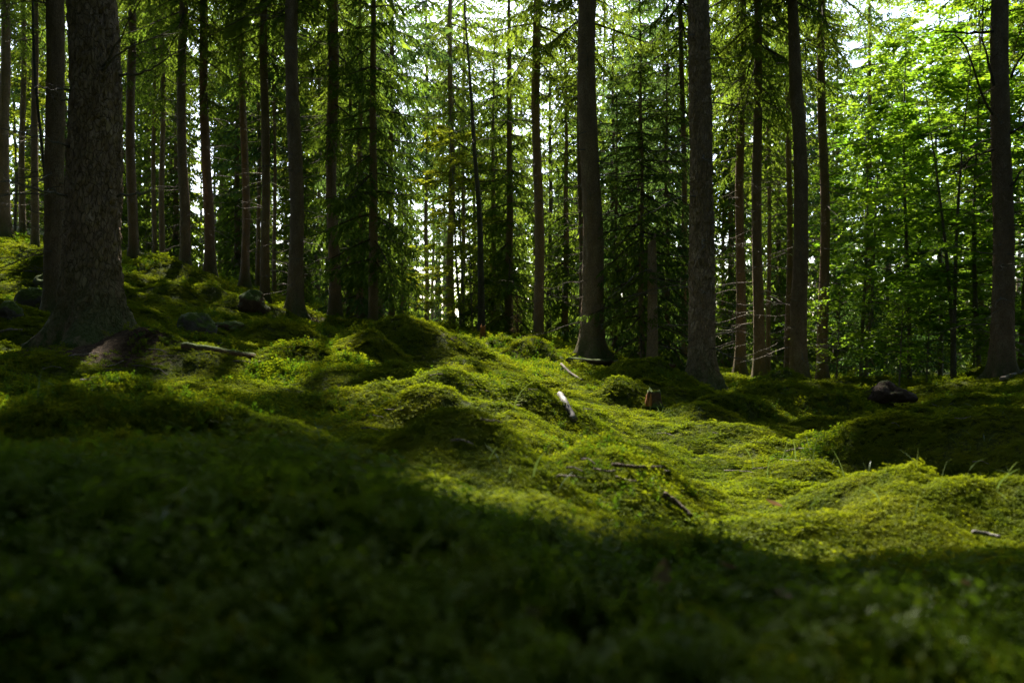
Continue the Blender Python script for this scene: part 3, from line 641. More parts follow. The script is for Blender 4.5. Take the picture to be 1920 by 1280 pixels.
far_row(7, 1600, 1920, 30, 48, (6, 10), 'slim distant spruce trunk mostly hidden behind the broadleaf thicket', 'distant spruces behind the broadleaf thicket')

def fill_row(n, p0, p1, d0, d1, label, group, r):
    for i in range(n):
        young(p0+(p1-p0)*(i+r.uniform(.1, .9))/n, r.uniform(d0, d1), 'faryoung', int(r.integers(0, 3)), r.uniform(.9, 1.2), label, group, (None, M_NEEDLE_D)[r.random() < .4], 'young_spruce')
ur = np.random.default_rng(12)
fill_row(7, -20, 340, 34, 50, 'bushy far spruce with branches to the ground, filling the back of the far-left stand', 'bushy far spruces at the far left', ur)
fill_row(12, 400, 770, 32, 50, 'bushy far spruce with branches to the ground, filling the back of the left-crest stand', 'bushy far spruces behind the left crest', ur)
fill_row(19, 900, 1560, 30, 46, 'bushy far spruce filling the gaps behind the trunks right of centre', 'bushy far spruces right of centre', ur)
fill_row(7, 1580, 1960, 32, 48, 'bushy far spruce behind the broadleaf thicket', 'bushy far spruces behind the broadleaf thicket', ur)
# ------------------------------------------------------------------ broadleaf trees
def broadleaf(r, H, spread, z0, limbs, leaf=.125, stems=1, twn=18):
    tw, lf = G(), G(); zz = np.linspace(-.2, H, 14)
    for s in range(stems):
        off = r.uniform(0, 6.28); k = .0 if stems == 1 else r.uniform(.04, .12)
        ax = np.stack([k*np.cos(off)*np.clip(zz-.5, 0, 9)+.06*np.sin(zz*.8+off), k*np.sin(off)*np.clip(zz-.5, 0, 9)+.06*np.cos(zz*.7+off), zz], -1)
        tw.add(*tube(ax, np.linspace(.012*H**.75, .006, 14), 7, False))
        for i in range(limbs//stems):
            z = z0+(H-z0)*((i+r.random())/(limbs//stems)); b = np.array([np.interp(z, zz, ax[:, q]) for q in range(3)])
            az = i*2.4+r.uniform(-.5, .5)+off; L = spread*r.uniform(.6, 1.1)*(1-.55*((z-z0)/(H-z0))**1.5)
            t = np.linspace(0, 1, 8); d = np.array([math.cos(az), math.sin(az), 0]); up = r.uniform(-.15, .6)
            P = b+L*(t[:, None]*d)+np.outer(up*L*(t-.6*t*t)+.03*np.sin(t*7), [0, 0, 1])+np.outer(.12*L*np.sin(t*3+r.uniform(0, 6)), [-d[1], d[0], 0])
            lf.add(*tube(P, np.linspace(.010, .003, 8), 4, False), 1)
            for j in range(twn):
                q = r.uniform(.2, 1); p0 = np.array([np.interp(q, t, P[:, c]) for c in range(3)]); a2 = az+r.choice([-1, 1])*r.uniform(.3, 1.2); l = r.uniform(.25, .6)
                e = np.array([math.cos(a2), math.sin(a2), r.uniform(-.5, .25)]); n = int(l/.036); s_ = (np.arange(n)+.5)/n
                pos = p0+np.outer(s_*l, e)+np.outer(-.3*l*s_**2, [0, 0, 1]); sg = np.where(np.arange(n) % 2 == 0, 1, -1)
                sd_ = np.array([-e[1], e[0], 0]); D = e*.6+np.outer(sg, sd_)+r.normal(size=(n, 3))*.18
                N = np.array([0, 0, 1])+r.normal(size=(n, 3))*.5; Ln = leaf*r.uniform(.6, 1.25, n)
                V, T = diamonds(pos, D, Ln, Ln*.66, N, .12); lf.add(V, T, 0)
    return tw.arr(), lf.arr()
BL = [broadleaf(np.random.default_rng(70), 7.5, 2.3, .7, 36), broadleaf(np.random.default_rng(71), 6.0, 1.9, .5, 32, stems=2), broadleaf(np.random.default_rng(72), 9.5, 2.8, 1.0, 44), broadleaf(np.random.default_rng(73), 2.2, .75, .35, 24, .06, 1, 8)]
BLM = {}
def leafy(px, d, idx, sc, label, group, m=M_LEAF, name='broadleaf_tree', cat='tree', rz=None, z=None):
    x = (px-960)/F*d; z = g1(x, d) if z is None else z; t = thing(name, label, cat, (x, d, z), group); rz = (px*.37) % 6.28 if rz is None else rz
    (tv, tt, _), (lv, lt, lm) = BL[idx]
    k = (idx, m.name)
    if k not in BLM: BLM[k] = (mesh_np('trunk', tv, tt, None, (M_SMOOTH,), True), mesh_np('crown', lv, lt, lm, (m, M_WOOD)))
    for nm, me in zip(('trunk', 'crown'), BLM[k]): o = obj(nm, me, t); o.scale = (sc,)*3; o.rotation_euler = (0, 0, rz)
    return t
GB = 'broadleaf trees of the thicket on the right'
leafy(1785, 17, 1, 1.0, 'forked dark-stemmed broadleaf sapling standing in front of the thicket on the right', GB)
leafy(1832, 17.6, 0, .95, 'upright thin-stemmed broadleaf tree between the forked sapling and the big right-edge spruce', GB)
leafy(1700, 19.5, 0, 1.0, 'round leafy tree in the middle of the thicket, its leaves brightest at head height', GB)
leafy(1760, 22, 2, 1.0, 'tallest broadleaf tree of the thicket, its bright crown filling the upper right', GB)
leafy(1880, 20, 2, .95, 'bright green broadleaf tree behind the big right-edge spruce', GB)
leafy(1620, 20.5, 1, 1.0, 'low broadleaf tree whose sprays reach left across the last spruce of the row', GB)
leafy(1960, 17, 2, .9, 'broadleaf tree mostly outside the right edge reaching sprays into the photo', GB)
leafy(1660, 24, 2, .9, 'shaded broadleaf tree at the back of the thicket, nearest the right-hand row', GB)
leafy(1570, 18.2, 3, 1.0, 'small bush of lit leaves at the foot of the last spruce in the right-hand row', 'small leafy bushes', name='leafy_bush', cat='bush')
leafy(1690, 16.5, 3, .8, 'small bush of leaves beside the dark uprooted soil clump', 'small leafy bushes', name='leafy_bush', cat='bush')
leafy(1820, 18.5, 3, 1.0, 'small bush of leaves under the upright thin-stemmed broadleaf tree', 'small leafy bushes', name='leafy_bush', cat='bush')
leafy(1740, 19, 3, 1.1, 'small bush of leaves at the foot of the round leafy tree', 'small leafy bushes', name='leafy_bush', cat='bush')
leafy(866, 25, 1, .95, 'yellow-leaved broadleaf tree glowing high in the bright gap at the centre', 'yellowing broadleaf trees', M_LEAFY)
leafy(884, 23, 3, 1.1, 'yellow-green leafy sapling lit beside the bent dark tree', 'yellowing broadleaf trees', M_LEAFY, name='leafy_sapling', cat='sapling')
leafy(590, 31, 2, .8, 'yellowing broadleaf tree showing high between the left-crest trunks', 'yellowing broadleaf trees', M_LEAFY)
leafy(1420, 33, 2, .95, 'light green broadleaf tree far behind the close right-hand row', 'yellowing broadleaf trees')
leafy(30, 27, 1, .9, 'yellow-green leafy tree behind the trunk on the left photo edge', 'yellowing broadleaf trees', M_LEAFY)
leafy(270, 38, 2, .95, 'yellow-green leafy tree far behind the massive old spruce', 'yellowing broadleaf trees', M_LEAFY)
# pale bent sapling beside the stout left spruce
x, y = (97-960)/F*11.6, 11.6; sp_ = thing('bare_sapling', 'pale bare bent sapling leaning on the left side of the stout left spruce', 'sapling', (x, y, g1(x, y)))
Q = np.array([px2w(a, b, 11.6)-np.array(sp_.location) for a, b in [(97, 600), (96, 500), (92, 420), (84, 330), (74, 230), (66, 150), (62, 60), (60, -60)]]); Q[0, 2] = -.1
V, T = tube(Q, np.linspace(.024, .012, 8), 8); obj('stem', mesh_np('stem', V, T, None, (M_SMOOTH,), True), sp_)
px_branch(sp_, [(93, 440, 0), (75, 425, -.1), (50, 424, -.2), (20, 410, -.3)], 11.6, .008, name='dead_branch')
px_branch(sp_, [(96, 520, 0), (75, 512, -.3), (40, 490, -.6), (10, 478, -.8)], 11.6, .008, name='dead_branch')
# bare broken trunk
x, y = (1222-960)/F*14, 14.0; sn = thing('dead_tree', 'bare broken trunk with a lit right edge standing in front of the dark young spruces', 'dead tree', (x, y, g1(x, y))); trees.append((x, y, .1))
obj('trunk', trunk_mesh(.088, 9, (.01, 0), 5, 24, top=2.1, m=M_BARK), sn); dead_branches(sn, .07, (0, 0), np.random.default_rng(3), 2.2)

# woods closing the view, and the rest of the stand around the photographer that shades the moss
def mass(name, label, pts, key, trunks=True, k=1.6, m=None):
    g = G(); r = np.random.default_rng(99)
    for (x, y, H, z0, R) in pts:
        z = g1(x, y); V, T, M, _ = place_branches(key, top_spec(r, z0, max(H, z0+7), R, k), r); V = V+np.array([x, y, z])
        op = is_open(V[T].mean(1), True); T, M = T[~op], M[~op]  # foliage standing in the shaped sun gaps is cut away
        if len(T):
            u, inv = np.unique(T, return_inverse=True); g.add(V[u], inv.reshape(-1, 3), M)
        if trunks: Vt, Tt = tube(np.array([[x, y, z-.3], [x, y, z+H*.5], [x, y, z+H]]), [.16, .1, .02], 7, False); g.add(Vt, Tt, 1)
    V, T, M = g.arr(); return tag(obj(name, mesh_np(name, V, T, M, (m or M_NEEDLE_D, M_WOOD))), label, 'forest', kind='stuff')
mr = np.random.default_rng(5); pts = []
for i in range(170):
    th = mr.uniform(-.78, .78); d = mr.uniform(54, 85); gap = abs(math.tan(th)*F-(-130)) < 48
    pts.append((math.tan(th)*d, d, mr.uniform(6, 9) if gap else mr.uniform(8, 18), mr.uniform(.2, 1.2), mr.uniform(2.2, 3.2)))
mass('distant_woods', 'distant conifer woods closing off the view behind all trunks', pts, 'block', k=1.7, m=M_NEEDLE)
pts = []
for i in range(400):
    x, y = mr.uniform(-26, 26), mr.uniform(-16, 26)
    if y > -1.5 and abs(x) < max(y, 0)*.64+1.0: continue
    hi = y > -4.5 and abs(x) < max(y, 0)*.62+4.5          # beside the view: crown starts high up
    if math.hypot(x, y) < 1.5 or any(math.hypot(x-a[0], y-a[1]) < 2.4 for a in pts): continue
    pts.append((x, y, mr.uniform(17, 21), 6.2+.40*max(y, 0)+mr.uniform(0, 1) if hi else mr.uniform(2.2, 5), mr.uniform(3.0, 3.9)))
    if len(pts) > 92: break
mass('surrounding_forest', 'spruce forest standing around and behind the viewpoint, shading the moss', pts, 'block', k=1.3)

# ------------------------------------------------------------------ ground sheet
th = np.concatenate([np.linspace(-.64, .64, 380), np.linspace(.64, 2*np.pi-.64, 60)[1:-1]])
rr_ = np.concatenate([np.exp(np.linspace(math.log(.2), math.log(22), 380)), np.exp(np.linspace(math.log(22), math.log(500), 40))[1:]])
Rg, Tg = np.meshgrid(rr_, th, indexing='ij'); X, Y = Rg*np.sin(Tg), Rg*np.cos(Tg); Z = gz(X, Y)
TR = np.array(trees+[(-3.2, 6.95, .25), (-3.0, 7.6, .15), (-3.75, 7.0, .15)])
def litter_at(x, y):
    l = np.zeros(x.shape)
    for tx, ty, tr in TR[TR[:, 1] < 30]:
        d = np.hypot(x-tx, y-ty); l = np.maximum(l, np.clip(1.15-d/(tr*2.2+.38), 0, 1))
    n = noise2(x, y, 1.1, 77)+.5*noise2(x, y, 3.7, 78)
    return np.clip(l*1.1+.25*n+np.clip((n-.62)*1.4, 0, .8), 0, 1)
LT = litter_at(X, Y)
V = np.concatenate([np.stack([X, Y, Z], -1).reshape(-1, 3), [[0, 0, EYE-.34]]]); nT = len(th); nR = len(rr_)
i = np.arange(nR-1)[:, None]*nT; j = np.arange(nT)[None]; k = (j+1) % nT
T = np.concatenate([np.stack([i+j, i+k, i+nT+k], -1).reshape(-1, 3)[:, ::-1], np.stack([i+j, i+nT+k, i+nT+j], -1).reshape(-1, 3)[:, ::-1]])
jj = np.arange(nT); T = np.concatenate([T, np.stack([jj, (jj+1) % nT, jj*0+nR*nT], -1)])
me = mesh_np('forest_floor', V, T, None, (M_FLOOR,), True)
a = me.attributes.new('litter', 'FLOAT', 'POINT'); a.data.foreach_set('value', np.concatenate([LT.ravel(), [0]]).astype(np.float32))
tag(obj('forest_floor', me), kind='structure')

# ------------------------------------------------------------------ moss: feathery and star-shaped shoots, scattered as one living carpet
def moss_feather(r):
    g = G()
    for i in range(7):
        az = i*.9+r.uniform(-.3, .3); L = r.uniform(.7, 1.15); up = r.uniform(.5, 1.4); t = np.linspace(0, 1, 5)[1:]
        d = np.array([math.cos(az), math.sin(az), 0]); s = np.array([-d[1], d[0], 0])
        P = np.outer(t*L, d)+np.outer(up*(t-.55*t*t)*L, [0, 0, 1]); n = len(t)
        for sg in (-1, 1):
            V, T = diamonds(P-.1*d, d*.7+sg*s+np.array([0, 0, .15])+r.normal(size=(n, 3))*.2, .42*(1.15-t)*r.uniform(.8, 1.2, n)+.1, np.full(n, .13), np.tile([0, 0, 1.0], (n, 1))+r.normal(size=(n, 3))*.4, .15); g.add(V, T)
        V, T = diamonds(np.zeros((1, 3)), (d+np.array([0, 0, up*.5]))[None], np.array([L]), np.array([.10]), np.array([[0, 0, 1.0]])); g.add(V, T)
    return g.arr()
def moss_star(r):
    g = G()
    for i in range(4):
        b = np.array([r.uniform(-.45, .45), r.uniform(-.45, .45), -.2]); h = r.uniform(.6, 1.25); lean = r.normal(size=2)*.2
        for lv in range(3):
            n = 6; a = np.arange(n)*6.283/n+lv*.5+r.uniform(0, 1); z = h*(.45+.28*lv); rise = .35+.35*lv
            P = np.tile(b+np.array([lean[0]*z, lean[1]*z, z]), (n, 1)); D = np.stack([np.cos(a), np.sin(a), np.full(n, rise)], -1)
            V, T = diamonds(P, D, np.full(n, .42-.06*lv)*r.uniform(.8, 1.2, n), np.full(n, .10), D*0+np.array([0, 0, 1.0])+r.normal(size=(n, 3))*.2, .1); g.add(V, T)
    return g.arr()
def moss_leaf(r):           # taller sprig with small oval leaves, like bilberry
    g = G(); n = 12
    for s in range(2):
        a = r.uniform(0, 6.28); tilt = np.array([math.cos(a), math.sin(a), 0])*.5; t = np.linspace(.2, 1, n)[:, None]
        P = t*np.array([0, 0, 2.0])+t*t*tilt; az = np.arange(n)*2.2+r.uniform(-.4, .4, n)
        V, T = diamonds(P, np.stack([np.cos(az), np.sin(az), np.full(n, .4)], -1), r.uniform(.35, .6, n), r.uniform(.22, .34, n), np.tile([0, 0, 1.0], (n, 1))+r.normal(size=(n, 3))*.3, .1); g.add(V, T)
        g.add(*tube(np.concatenate([np.zeros((1, 3)), P[::4]]), .03, 3, False))
    return g.arr()
mc = bpy.data.collections.new('moss_shoots'); specs = [(moss_feather, M_MOSS), (moss_feather, M_MOSS), (moss_feather, M_MOSS), (moss_star, M_MOSSG), (moss_star, M_MOSS), (moss_leaf, M_MOSSG)]
for i, (fn, m) in enumerate(specs):
    V, T, _ = fn(np.random.default_rng(200+i)); o = bpy.data.objects.new('moss_shoot_%d' % i, mesh_np('moss_shoot', V, T, None, (m,))); mc.objects.link(o)
N = 280000
d = np.exp(rng.uniform(math.log(.42), math.log(26), N)); u = rng.uniform(-.72, .72, N); x = u*d; y = d
# the carpet goes on to both sides of the view
d2 = np.exp(rng.uniform(math.log(.3), math.log(9), 90000)); s2 = rng.choice([-1, 1], 90000); x2 = s2*(.72*d2+rng.uniform(0, 1, 90000)**1.3*(.9+.25*d2))
x = np.concatenate([x, x2]); d = np.concatenate([d, np.maximum(d2, .8)]); y = np.concatenate([y, d2])
lt = litter_at(x, y); keep = (lt < rng.uniform(.25, 1.0, len(lt))) & ~((d < 1.9) & (noise2(x, y, 5.5, 8)+.5*noise2(x, y, 17, 9) > .42)); x, y, d, lt = x[keep], y[keep], d[keep], lt[keep]; n = len(x)
z = gz(x, y); e = .02+d*.002; nx = (z-gz(x+e, y))/e; ny = (z-gz(x, y+e))/e
nv = nrm(np.stack([nx*.75, ny*.75, np.ones(n)], -1)); ph = rng.uniform(0, 6.283, n)
xa = nrm(np.cross(np.stack([np.sin(ph), -np.cos(ph), ph*0], -1), nv)); ya = np.cross(nv, xa)
rot = np.stack([np.arctan2(ya[:, 2], nv[:, 2]), -np.arcsin(np.clip(xa[:, 2], -1, 1)), np.arctan2(xa[:, 1], xa[:, 0])], -1)
cl = noise2(x, y, 2.4, 90)+.6*noise2(x, y, 7, 91)
size = (.012+.0044*d)*rng.uniform(.55, 1.4, n)*(1+.45*np.clip(cl, -1, 1))
big_ = (rng.random(n) < .09) & (d > 1.8); size[big_] *= rng.uniform(1.25, 1.7, big_.sum()); kind = rng.integers(0, 3, n); star = (noise2(x, y, 1.5, 92)+rng.uniform(-.3, .3, n)) > np.where(d > 2, .34, .12); kind[star] = rng.integers(3, 5, star.sum())
near = d < 1.7; kn = near & (rng.random(n) < .6); kind[kn] = 3; kl = near & (rng.random(n) < .06); kind[kl] = 5; size[kl & (size > .03)] = .03
size[near] *= rng.uniform(.6, 1.5, near.sum())
pm = bpy.data.meshes.new('moss'); pm.vertices.add(n); pm.vertices.foreach_set('co', np.stack([x, y, z-.004], -1).astype(np.float32).ravel())
for nm, ty, key_, dat in (('size', 'FLOAT', 'value', size), ('rot', 'FLOAT_VECTOR', 'vector', rot), ('pick', 'INT', 'value', kind)):
    a = pm.attributes.new(nm, ty, 'POINT'); a.data.foreach_set(key_, np.ascontiguousarray(dat, np.int32 if ty == 'INT' else np.float32).ravel())
ng = bpy.data.node_groups.new('moss_carpet', 'GeometryNodeTree')
ng.interface.new_socket('Geometry', in_out='INPUT', socket_type='NodeSocketGeometry'); ng.interface.new_socket('Geometry', in_out='OUTPUT', socket_type='NodeSocketGeometry')
gi = ng.nodes.new('NodeGroupInput'); go = ng.nodes.new('NodeGroupOutput'); ip = ng.nodes.new('GeometryNodeInstanceOnPoints'); ci = ng.nodes.new('GeometryNodeCollectionInfo')
ci.inputs['Collection'].default_value = mc; ci.inputs['Separate Children'].default_value = True; ci.inputs['Reset Children'].default_value = True
def na(nm, ty):
    q = ng.nodes.new('GeometryNodeInputNamedAttribute'); q.data_type = ty; q.inputs[0].default_value = nm; return q.outputs[0]
ip.inputs['Pick Instance'].default_value = True
ng.links.new(gi.outputs[0], ip.inputs['Points']); ng.links.new(ci.outputs[0], ip.inputs['Instance']); ng.links.new(na('pick', 'INT'), ip.inputs['Instance Index'])
ng.links.new(na('rot', 'FLOAT_VECTOR'), ip.inputs['Rotation']); ng.links.new(na('size', 'FLOAT'), ip.inputs['Scale']); ng.links.new(ip.outputs[0], go.inputs[0])
mo_ = tag(obj('moss', pm), 'thick yellow-green moss carpet covering the hummocky forest floor', 'moss', kind='stuff')
mod = mo_.modifiers.new('moss_carpet', 'NODES'); mod.node_group = ng

HAZE = 0.0
if HAZE:
    hv, hvn, hvo = mat('haze'); vp = hvn.nodes.new('ShaderNodeVolumePrincipled'); vp.inputs['Color'].default_value = (.85, .9, .95, 1); vp.inputs['Density'].default_value = HAZE; vp.inputs['Anisotropy'].default_value = .3
    hvn.links.new(vp.outputs[0], hvo.inputs['Volume'])
    x0, x1, y0, y1, z0, z1 = -120, 120, -60, 130, -12, 34
    Vh = np.array([[x, y, z] for x in (x0, x1) for y in (y0, y1) for z in (z0, z1)]); Qh = np.array([[0, 1, 3, 2], [4, 6, 7, 5], [0, 4, 5, 1], [2, 3, 7, 6], [0, 2, 6, 4], [1, 5, 7, 3]])
    tag(obj('haze', mesh_np('haze', Vh, Qh, None, (hv,))), 'thin pale summer haze between the trees', 'haze', kind='stuff')
# ------------------------------------------------------------------ things lying on the moss
def blob(name, size, seed, m, sub=4, rough=.35, freq=1.6, flat=.0):
    import bmesh
    bm = bmesh.new(); bmesh.ops.create_icosphere(bm, subdivisions=sub, radius=1.0); V = np.array([v.co[:] for v in bm.verts]); T = np.array([[v.index for v in f.verts] for f in bm.faces]); bm.free()
    q = V*freq+seed*3.7; k = 1+rough*noise(q, seed)+rough*.45*noise(q*2.3, seed+1)+rough*.2*noise(q*6, seed+2)
    k = np.where(k > 1.12, 1.12+(k-1.12)*.4, k); V = V*k[:, None]*np.array(size)
    return mesh_np(name, V, T, None, (m,), True)
def boulder(px, py, w, h, label, seed, group=None, m=None, name='mossy_boulder', cat='boulder', depth=1.0, sink=.3):
    p = hit(px, py+h*.5); s = p[1]/F; o = obj(name, blob(name, (w*s/2, w*s/2*depth, h*s/2*1.25), seed, m or M_STONE), None, (p[0], p[1]+w*s*.3, p[2]+h*s*(.5-sink)))
    return tag(o, label, cat, group)
boulder(362, 603, 66, 50, 'dark mossy boulder sitting in front of the sunlit patch on the left rise', 3)
GS = 'mossy boulders at the far left'
boulder(52, 556, 52, 46, 'roundest mossy boulder of the three left of the stout spruce', 5, GS)
boulder(12, 578, 46, 44, 'mossy boulder cut by the left photo edge, lowest of the three', 6, GS)
boulder(78, 527, 40, 30, 'small mossy boulder tight beside the stout left spruce, highest of the three', 7, GS)
boulder(470, 560, 56, 46, 'rotten mossy root hummock at the foot of the reddish spruce', 8, m=M_ROT, name='root_hummock', cat='root hummock')
boulder(425, 610, 60, 22, 'low rusty rotten wood lump right of the dark mossy boulder', 9, m=M_ROT, name='rotten_wood', cat='rotten wood')
boulder(1675, 735, 90, 46, 'dark brown uprooted soil clump in front of the broadleaf thicket', 10, m=M_ROOT, name='root_plate', cat='root plate')
def lying(name, pts, r0, r1, label, cat, m, group=None, sides=9, lift=.6, knots=False, seed=1):
    H_ = [hit(*q) for q in pts]; n = 14; t = np.linspace(0, len(H_)-1, n); P = np.stack([np.interp(t, np.arange(len(H_)), [h[k] for h in H_]) for k in range(3)], -1)
    P[:, 2] = np.maximum(P[:, 2], gz(P[:, 0], P[:, 1])-r0*.3)
    P[1:-1, 2] = (P[:-2, 2]+2*P[1:-1, 2]+P[2:, 2])/4
    rr = np.random.default_rng(seed); P[:, 2] += np.linspace(r0, r1, n)*lift+.012; P[:, :2] += rr.normal(size=(n, 2))*r0*.12; o = P[0].copy()
    g = G(); g.add(*tube(P-o, np.linspace(r0, r1, n)*rr.uniform(.85, 1.15, n), sides))
    if knots:
        for q in rr.integers(2, n-2, 4):
            e = nrm(np.array([rr.normal(), rr.normal(), rr.uniform(.3, 1)])); l = r0*rr.uniform(1.5, 5)
            g.add(*tube((P-o)[q]+np.linspace(0, 1, 4)[:, None]*e*l, np.linspace(r0*.35, r0*.15, 4), 5))
    V, T, _ = g.arr(); return tag(obj(name, mesh_np(name, V, T, None, (m,), True), None, o), label, cat, group)
lying('birch_log', [(1049, 751), (1060, 768), (1078, 800)], 0.020, .017, 'short pale birch log with black patches lying in the lit moss path', 'log', M_BIRCH, sides=12, lift=1.5)
lying('fallen_log', [(340, 655), (400, 662), (475, 676)], 0.038, .028, 'dark mossy fallen log below the dark boulder on the left', 'log', M_ROT, lift=.1)
lying('fallen_log', [(1065, 686), (1150, 690), (1262, 697)], .045, .03, 'long thin mossy fallen log between the thick spruce and the bare broken trunk', 'log', M_ROT, lift=1.2)
lying('fallen_branch', [(1878, 722), (1900, 712), (1925, 700)], .035, .02, 'greyish fallen branch at the right photo edge below the big spruce', 'branch', M_TWIG, lift=2.0)
lying('stick', [(1243, 948), (1268, 964), (1298, 988)], .009, .006, 'short dark stick pointing out of the bright moss in the foreground', 'stick', M_WOOD, lift=2.2)
lying('stick', [(1148, 893), (1200, 894), (1246, 888)], .006, .004, 'thin dark stick lying flat across the bright moss above the short stick', 'stick', M_WOOD, lift=2.5)
lying('stick', [(0, 634), (20, 630), (42, 628)], .014, .009, 'pale bare stick at the left photo edge behind the massive spruce', 'stick', M_TWIG, lift=2)
lying('stick', [(1052, 690), (1068, 705), (1092, 722)], .016, .01, 'grey stick on the flank of the round moss mound right of the path', 'stick', M_TWIG, lift=2)
lying('wood_scrap', [(1824, 1012), (1850, 1016), (1876, 1020)], 0.006, .004, 'pale scrap of weathered wood in the bright moss near the right edge', 'wood scrap', M_BIRCH, lift=1.4)
tw_r = np.random.default_rng(8)
for i in range(16):
    px, py = [(140+tw_r.uniform(-80, 150), 690+tw_r.uniform(-20, 32)), (420+tw_r.uniform(-160, 120), 640+tw_r.uniform(-40, 50))][i % 2]
    l = tw_r.uniform(25, 60); lying('fallen_twig', [(px, py), (px+l*.5, py+tw_r.uniform(-6, 6)), (px+l, py+tw_r.uniform(-10, 10))], .005, .003,
          ['thin dry twig lying on the brown needle mound of the massive spruce', 'thin dry twig lying on the moss between the massive spruce and the dark boulder'][i % 2], 'twig', M_TWIG, ['twigs on the root mound', 'twigs by the boulder'][i % 2], 5, 2.0, False, i)
for i in range(34):
    px, py = [(tw_r.uniform(940, 1500), tw_r.uniform(700, 960)), (tw_r.uniform(1380, 1880), tw_r.uniform(740, 930)), (tw_r.uniform(620, 1000), tw_r.uniform(640, 860))][i % 3]
    l = tw_r.uniform(14, 46)*(.5+(py-640)/260); lying('fallen_twig', [(px, py), (px+l*.5, py+tw_r.uniform(-4, 4)), (px+l, py+tw_r.uniform(-8, 8))], .0032, .0018,
          ['thin dry twig lying on the sunlit moss between the birch log and the foreground', 'thin dry twig lying on the shaded moss below the right-hand trunks', 'thin dry twig lying on the moss hummocks left of the birch log'][i % 3], 'twig', M_TWIG, ['twigs on the sunlit moss', 'twigs on the shaded right', 'twigs on the middle hummocks'][i % 3], 4, 4.0, False, 40+i)
def stump(px, py, w, h, label, m, side=None, seed=1):
    p = hit(px, py+h*.45); p[2] += .02; s = p[1]/F; r0, hh = w*s/2, h*s; t = thing('stump', label, 'stump', p); rr = np.random.default_rng(seed)
    n = 18; a = np.linspace(0, 2*np.pi, n, endpoint=False); zs = np.array([-.06, 0, .25, .55, .8, 1.0, .97]); rad_ = np.array([1.5, 1.3, 1.08, 1, .97, .95, .8])
    Z, A = np.meshgrid(zs*hh, a, indexing='ij'); R = r0*rad_[:, None]*(1+.1*noise(np.stack([np.cos(A)*2, np.sin(A)*2, Z*5], -1), seed)); Z = np.where(Z > hh*.75, Z+hh*.22*noise(np.stack([np.cos(A)*2, np.sin(A)*2, Z*0], -1), 4), Z)
    V = np.stack([R*np.cos(A), R*np.sin(A), Z], -1).reshape(-1, 3); nz = len(zs); i = np.arange(nz-1)[:, None]*n; j = np.arange(n)[None]; k = (j+1) % n
    T = np.concatenate([np.stack([i+j, i+k, i+n+k], -1).reshape(-1, 3), np.stack([i+j, i+n+k, i+n+j], -1).reshape(-1, 3)])
    V = np.concatenate([V, [[0, 0, hh*.85]]]); jj = np.arange(n); T = np.concatenate([T, np.stack([(nz-1)*n+jj, (nz-1)*n+(jj+1) % n, jj*0+len(V)-1], -1)])
    obj('stump_wood', mesh_np('stump_wood', V, T, None, (m,), True), t)
    if side is not None:
        for q in range(7):
            az = side+rr.uniform(-.9, .9); b = np.array([math.cos(az), math.sin(az), 0])*r0*1.0; top = hh*rr.uniform(.55, 1.0)
            g = G(); g.add(*tube(np.array([b*1.25+[0, 0, 0], b*1.08+[0, 0, top*.5], b*1.0+[0, 0, top]]), [r0*.28, r0*.22, r0*.06], 5)); V, T, _ = g.arr()
            o = obj('splinter', mesh_np('splinter', V, T, None, (M_ORANGE,), False), t)
    return t
stump(1226, 757, 26, 30, 'low broken stump with orange splintered wood in front of the dark moss mound', M_ROT, side=rad(205), seed=3)
stump(905, 627, 10, 22, 'tiny reddish stump at the foot of the bent dark tree', M_ORANGE, seed=5)

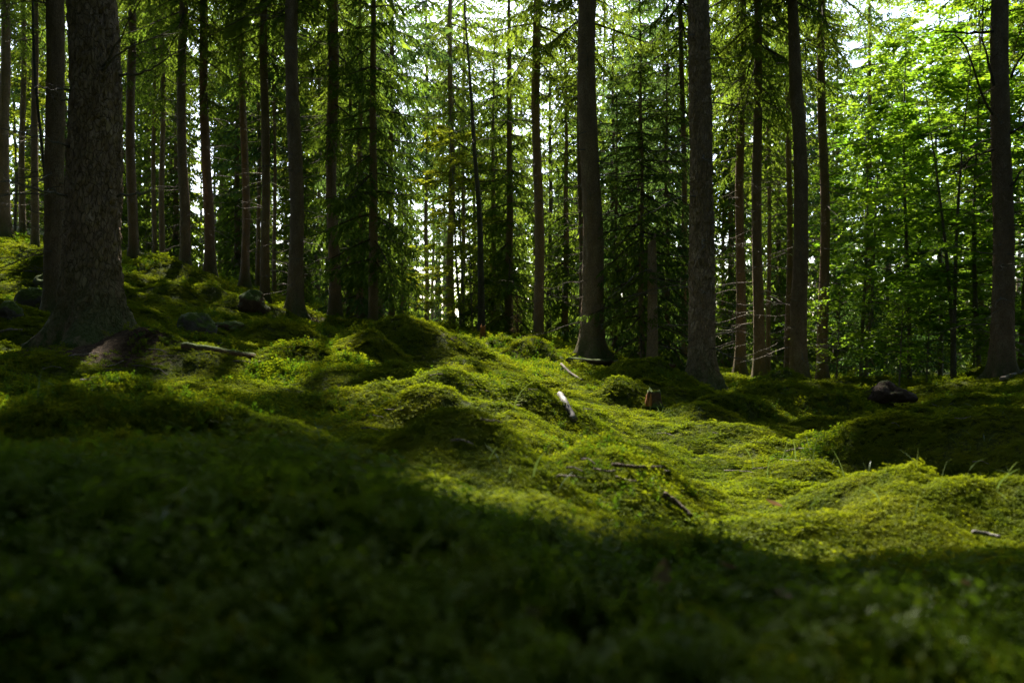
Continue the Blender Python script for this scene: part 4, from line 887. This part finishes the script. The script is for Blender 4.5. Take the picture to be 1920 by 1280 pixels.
# grass blades and dead leaves
def blade_path(p, L, az, bend, r):
    t = np.linspace(0, 1, 7)[:, None]; d = np.array([math.cos(az), math.sin(az), 0]); return p+t*np.array([0, 0, L])*(1-.35*bend*t)+d*L*bend*t*t
def blades(spots, name, label):
    g = G(); r = np.random.default_rng(4)
    for px, py, n, sp, L0 in spots:
        c = hit(px, py)
        for i in range(n):
            x, y = c[0]+r.normal()*sp, c[1]+r.normal()*sp; P = blade_path(np.array([x, y, g1(x, y)-.01]), L0*r.uniform(.5, 1.2), r.uniform(0, 6.28), r.uniform(.2, 1.1), r)
            w = np.array([1, 1, .95, .85, .7, .45, .05])*r.uniform(.0015, .003)*(1 if c[1] > 2 else .8); D = np.gradient(P, axis=0); sd_ = nrm(np.cross(D, r.normal(size=3)))
            V = np.stack([P-sd_*w[:, None], P+sd_*w[:, None]], 1).reshape(-1, 3); b = np.arange(6)[:, None]*2
            g.add(V, np.concatenate([b+np.array([[0, 1, 3]]), b+np.array([[0, 3, 2]])]))
    V, T, _ = g.arr(); return tag(obj(name, mesh_np(name, V, T, None, (M_GRASS,))), label, 'grass', kind='stuff')
blades([(640, 900, 9, .08, .12), (870, 880, 8, .08, .09), (990, 900, 5, .07, .08), (560, 960, 6, .1, .12), (1740, 910, 10, .12, .10), (1660, 840, 12, .25, .12), (1560, 960, 8, .2, .11), (1500, 905, 14, .3, .2),
        (1850, 830, 8, .3, .11), (1240, 775, 14, .1, .14), (1320, 775, 10, .15, .16), (420, 780, 8, .4, .15), (780, 790, 8, .3, .18), (1900, 960, 8, .2, .12), (1400, 930, 8, .3, .14)], 'grass', 'thin grass blades sprouting here and there through the moss')
def dead_leaf(px, py, L, label, rz, tilt):
    p = hit(px, py); s = p[1]/F*L; n = 9; t = np.linspace(0, 1, n); w = .28*np.sin(np.pi*t**.8)+.01
    V = np.concatenate([np.stack([t*0-w, t, .25*w], -1), np.stack([t*0, t, -.12*np.sin(t*3)], -1), np.stack([w, t, .25*w], -1)])*s; i = np.arange(n-1)
    T = np.concatenate([np.stack([a+i, b+i, b+i+1], -1) for a, b in ((0, n), (n, 2*n))]+[np.stack([a+i, b+i+1, a+i+1], -1) for a, b in ((0, n), (n, 2*n))])
    V[:, 1] -= s/2; o = obj('dead_leaf', mesh_np('dead_leaf', V, T, None, (M_DEADLEAF,), True), None, p+np.array([0, -.01, .045+s*.25*abs(math.sin(tilt))])); o.rotation_euler = (tilt, 0, rz); return tag(o, label, 'leaf')
dead_leaf(1240, 1160, 62, 'upright tan dead leaf blurred in the dark foreground moss', -.45, 1.1)
dead_leaf(1362, 1125, 34, 'small pale dead leaf lying flat right of the upright tan leaf', 1.3, .3)
dead_leaf(1460, 1190, 50, 'greyish dead leaf lying slanted in the dark foreground moss', .8, .5)
dead_leaf(1800, 1157, 30, 'small pale dead leaf near the right edge of the dark foreground', 1.2, .4)
dead_leaf(1450, 975, 34, 'curled tan dead leaf lying in the bright moss', 1.4, .4)

tot = sum(len(m.polygons) for m in bpy.data.meshes)
print('UNIQUE FACES', tot, 'OBJECTS', len(COL.objects))
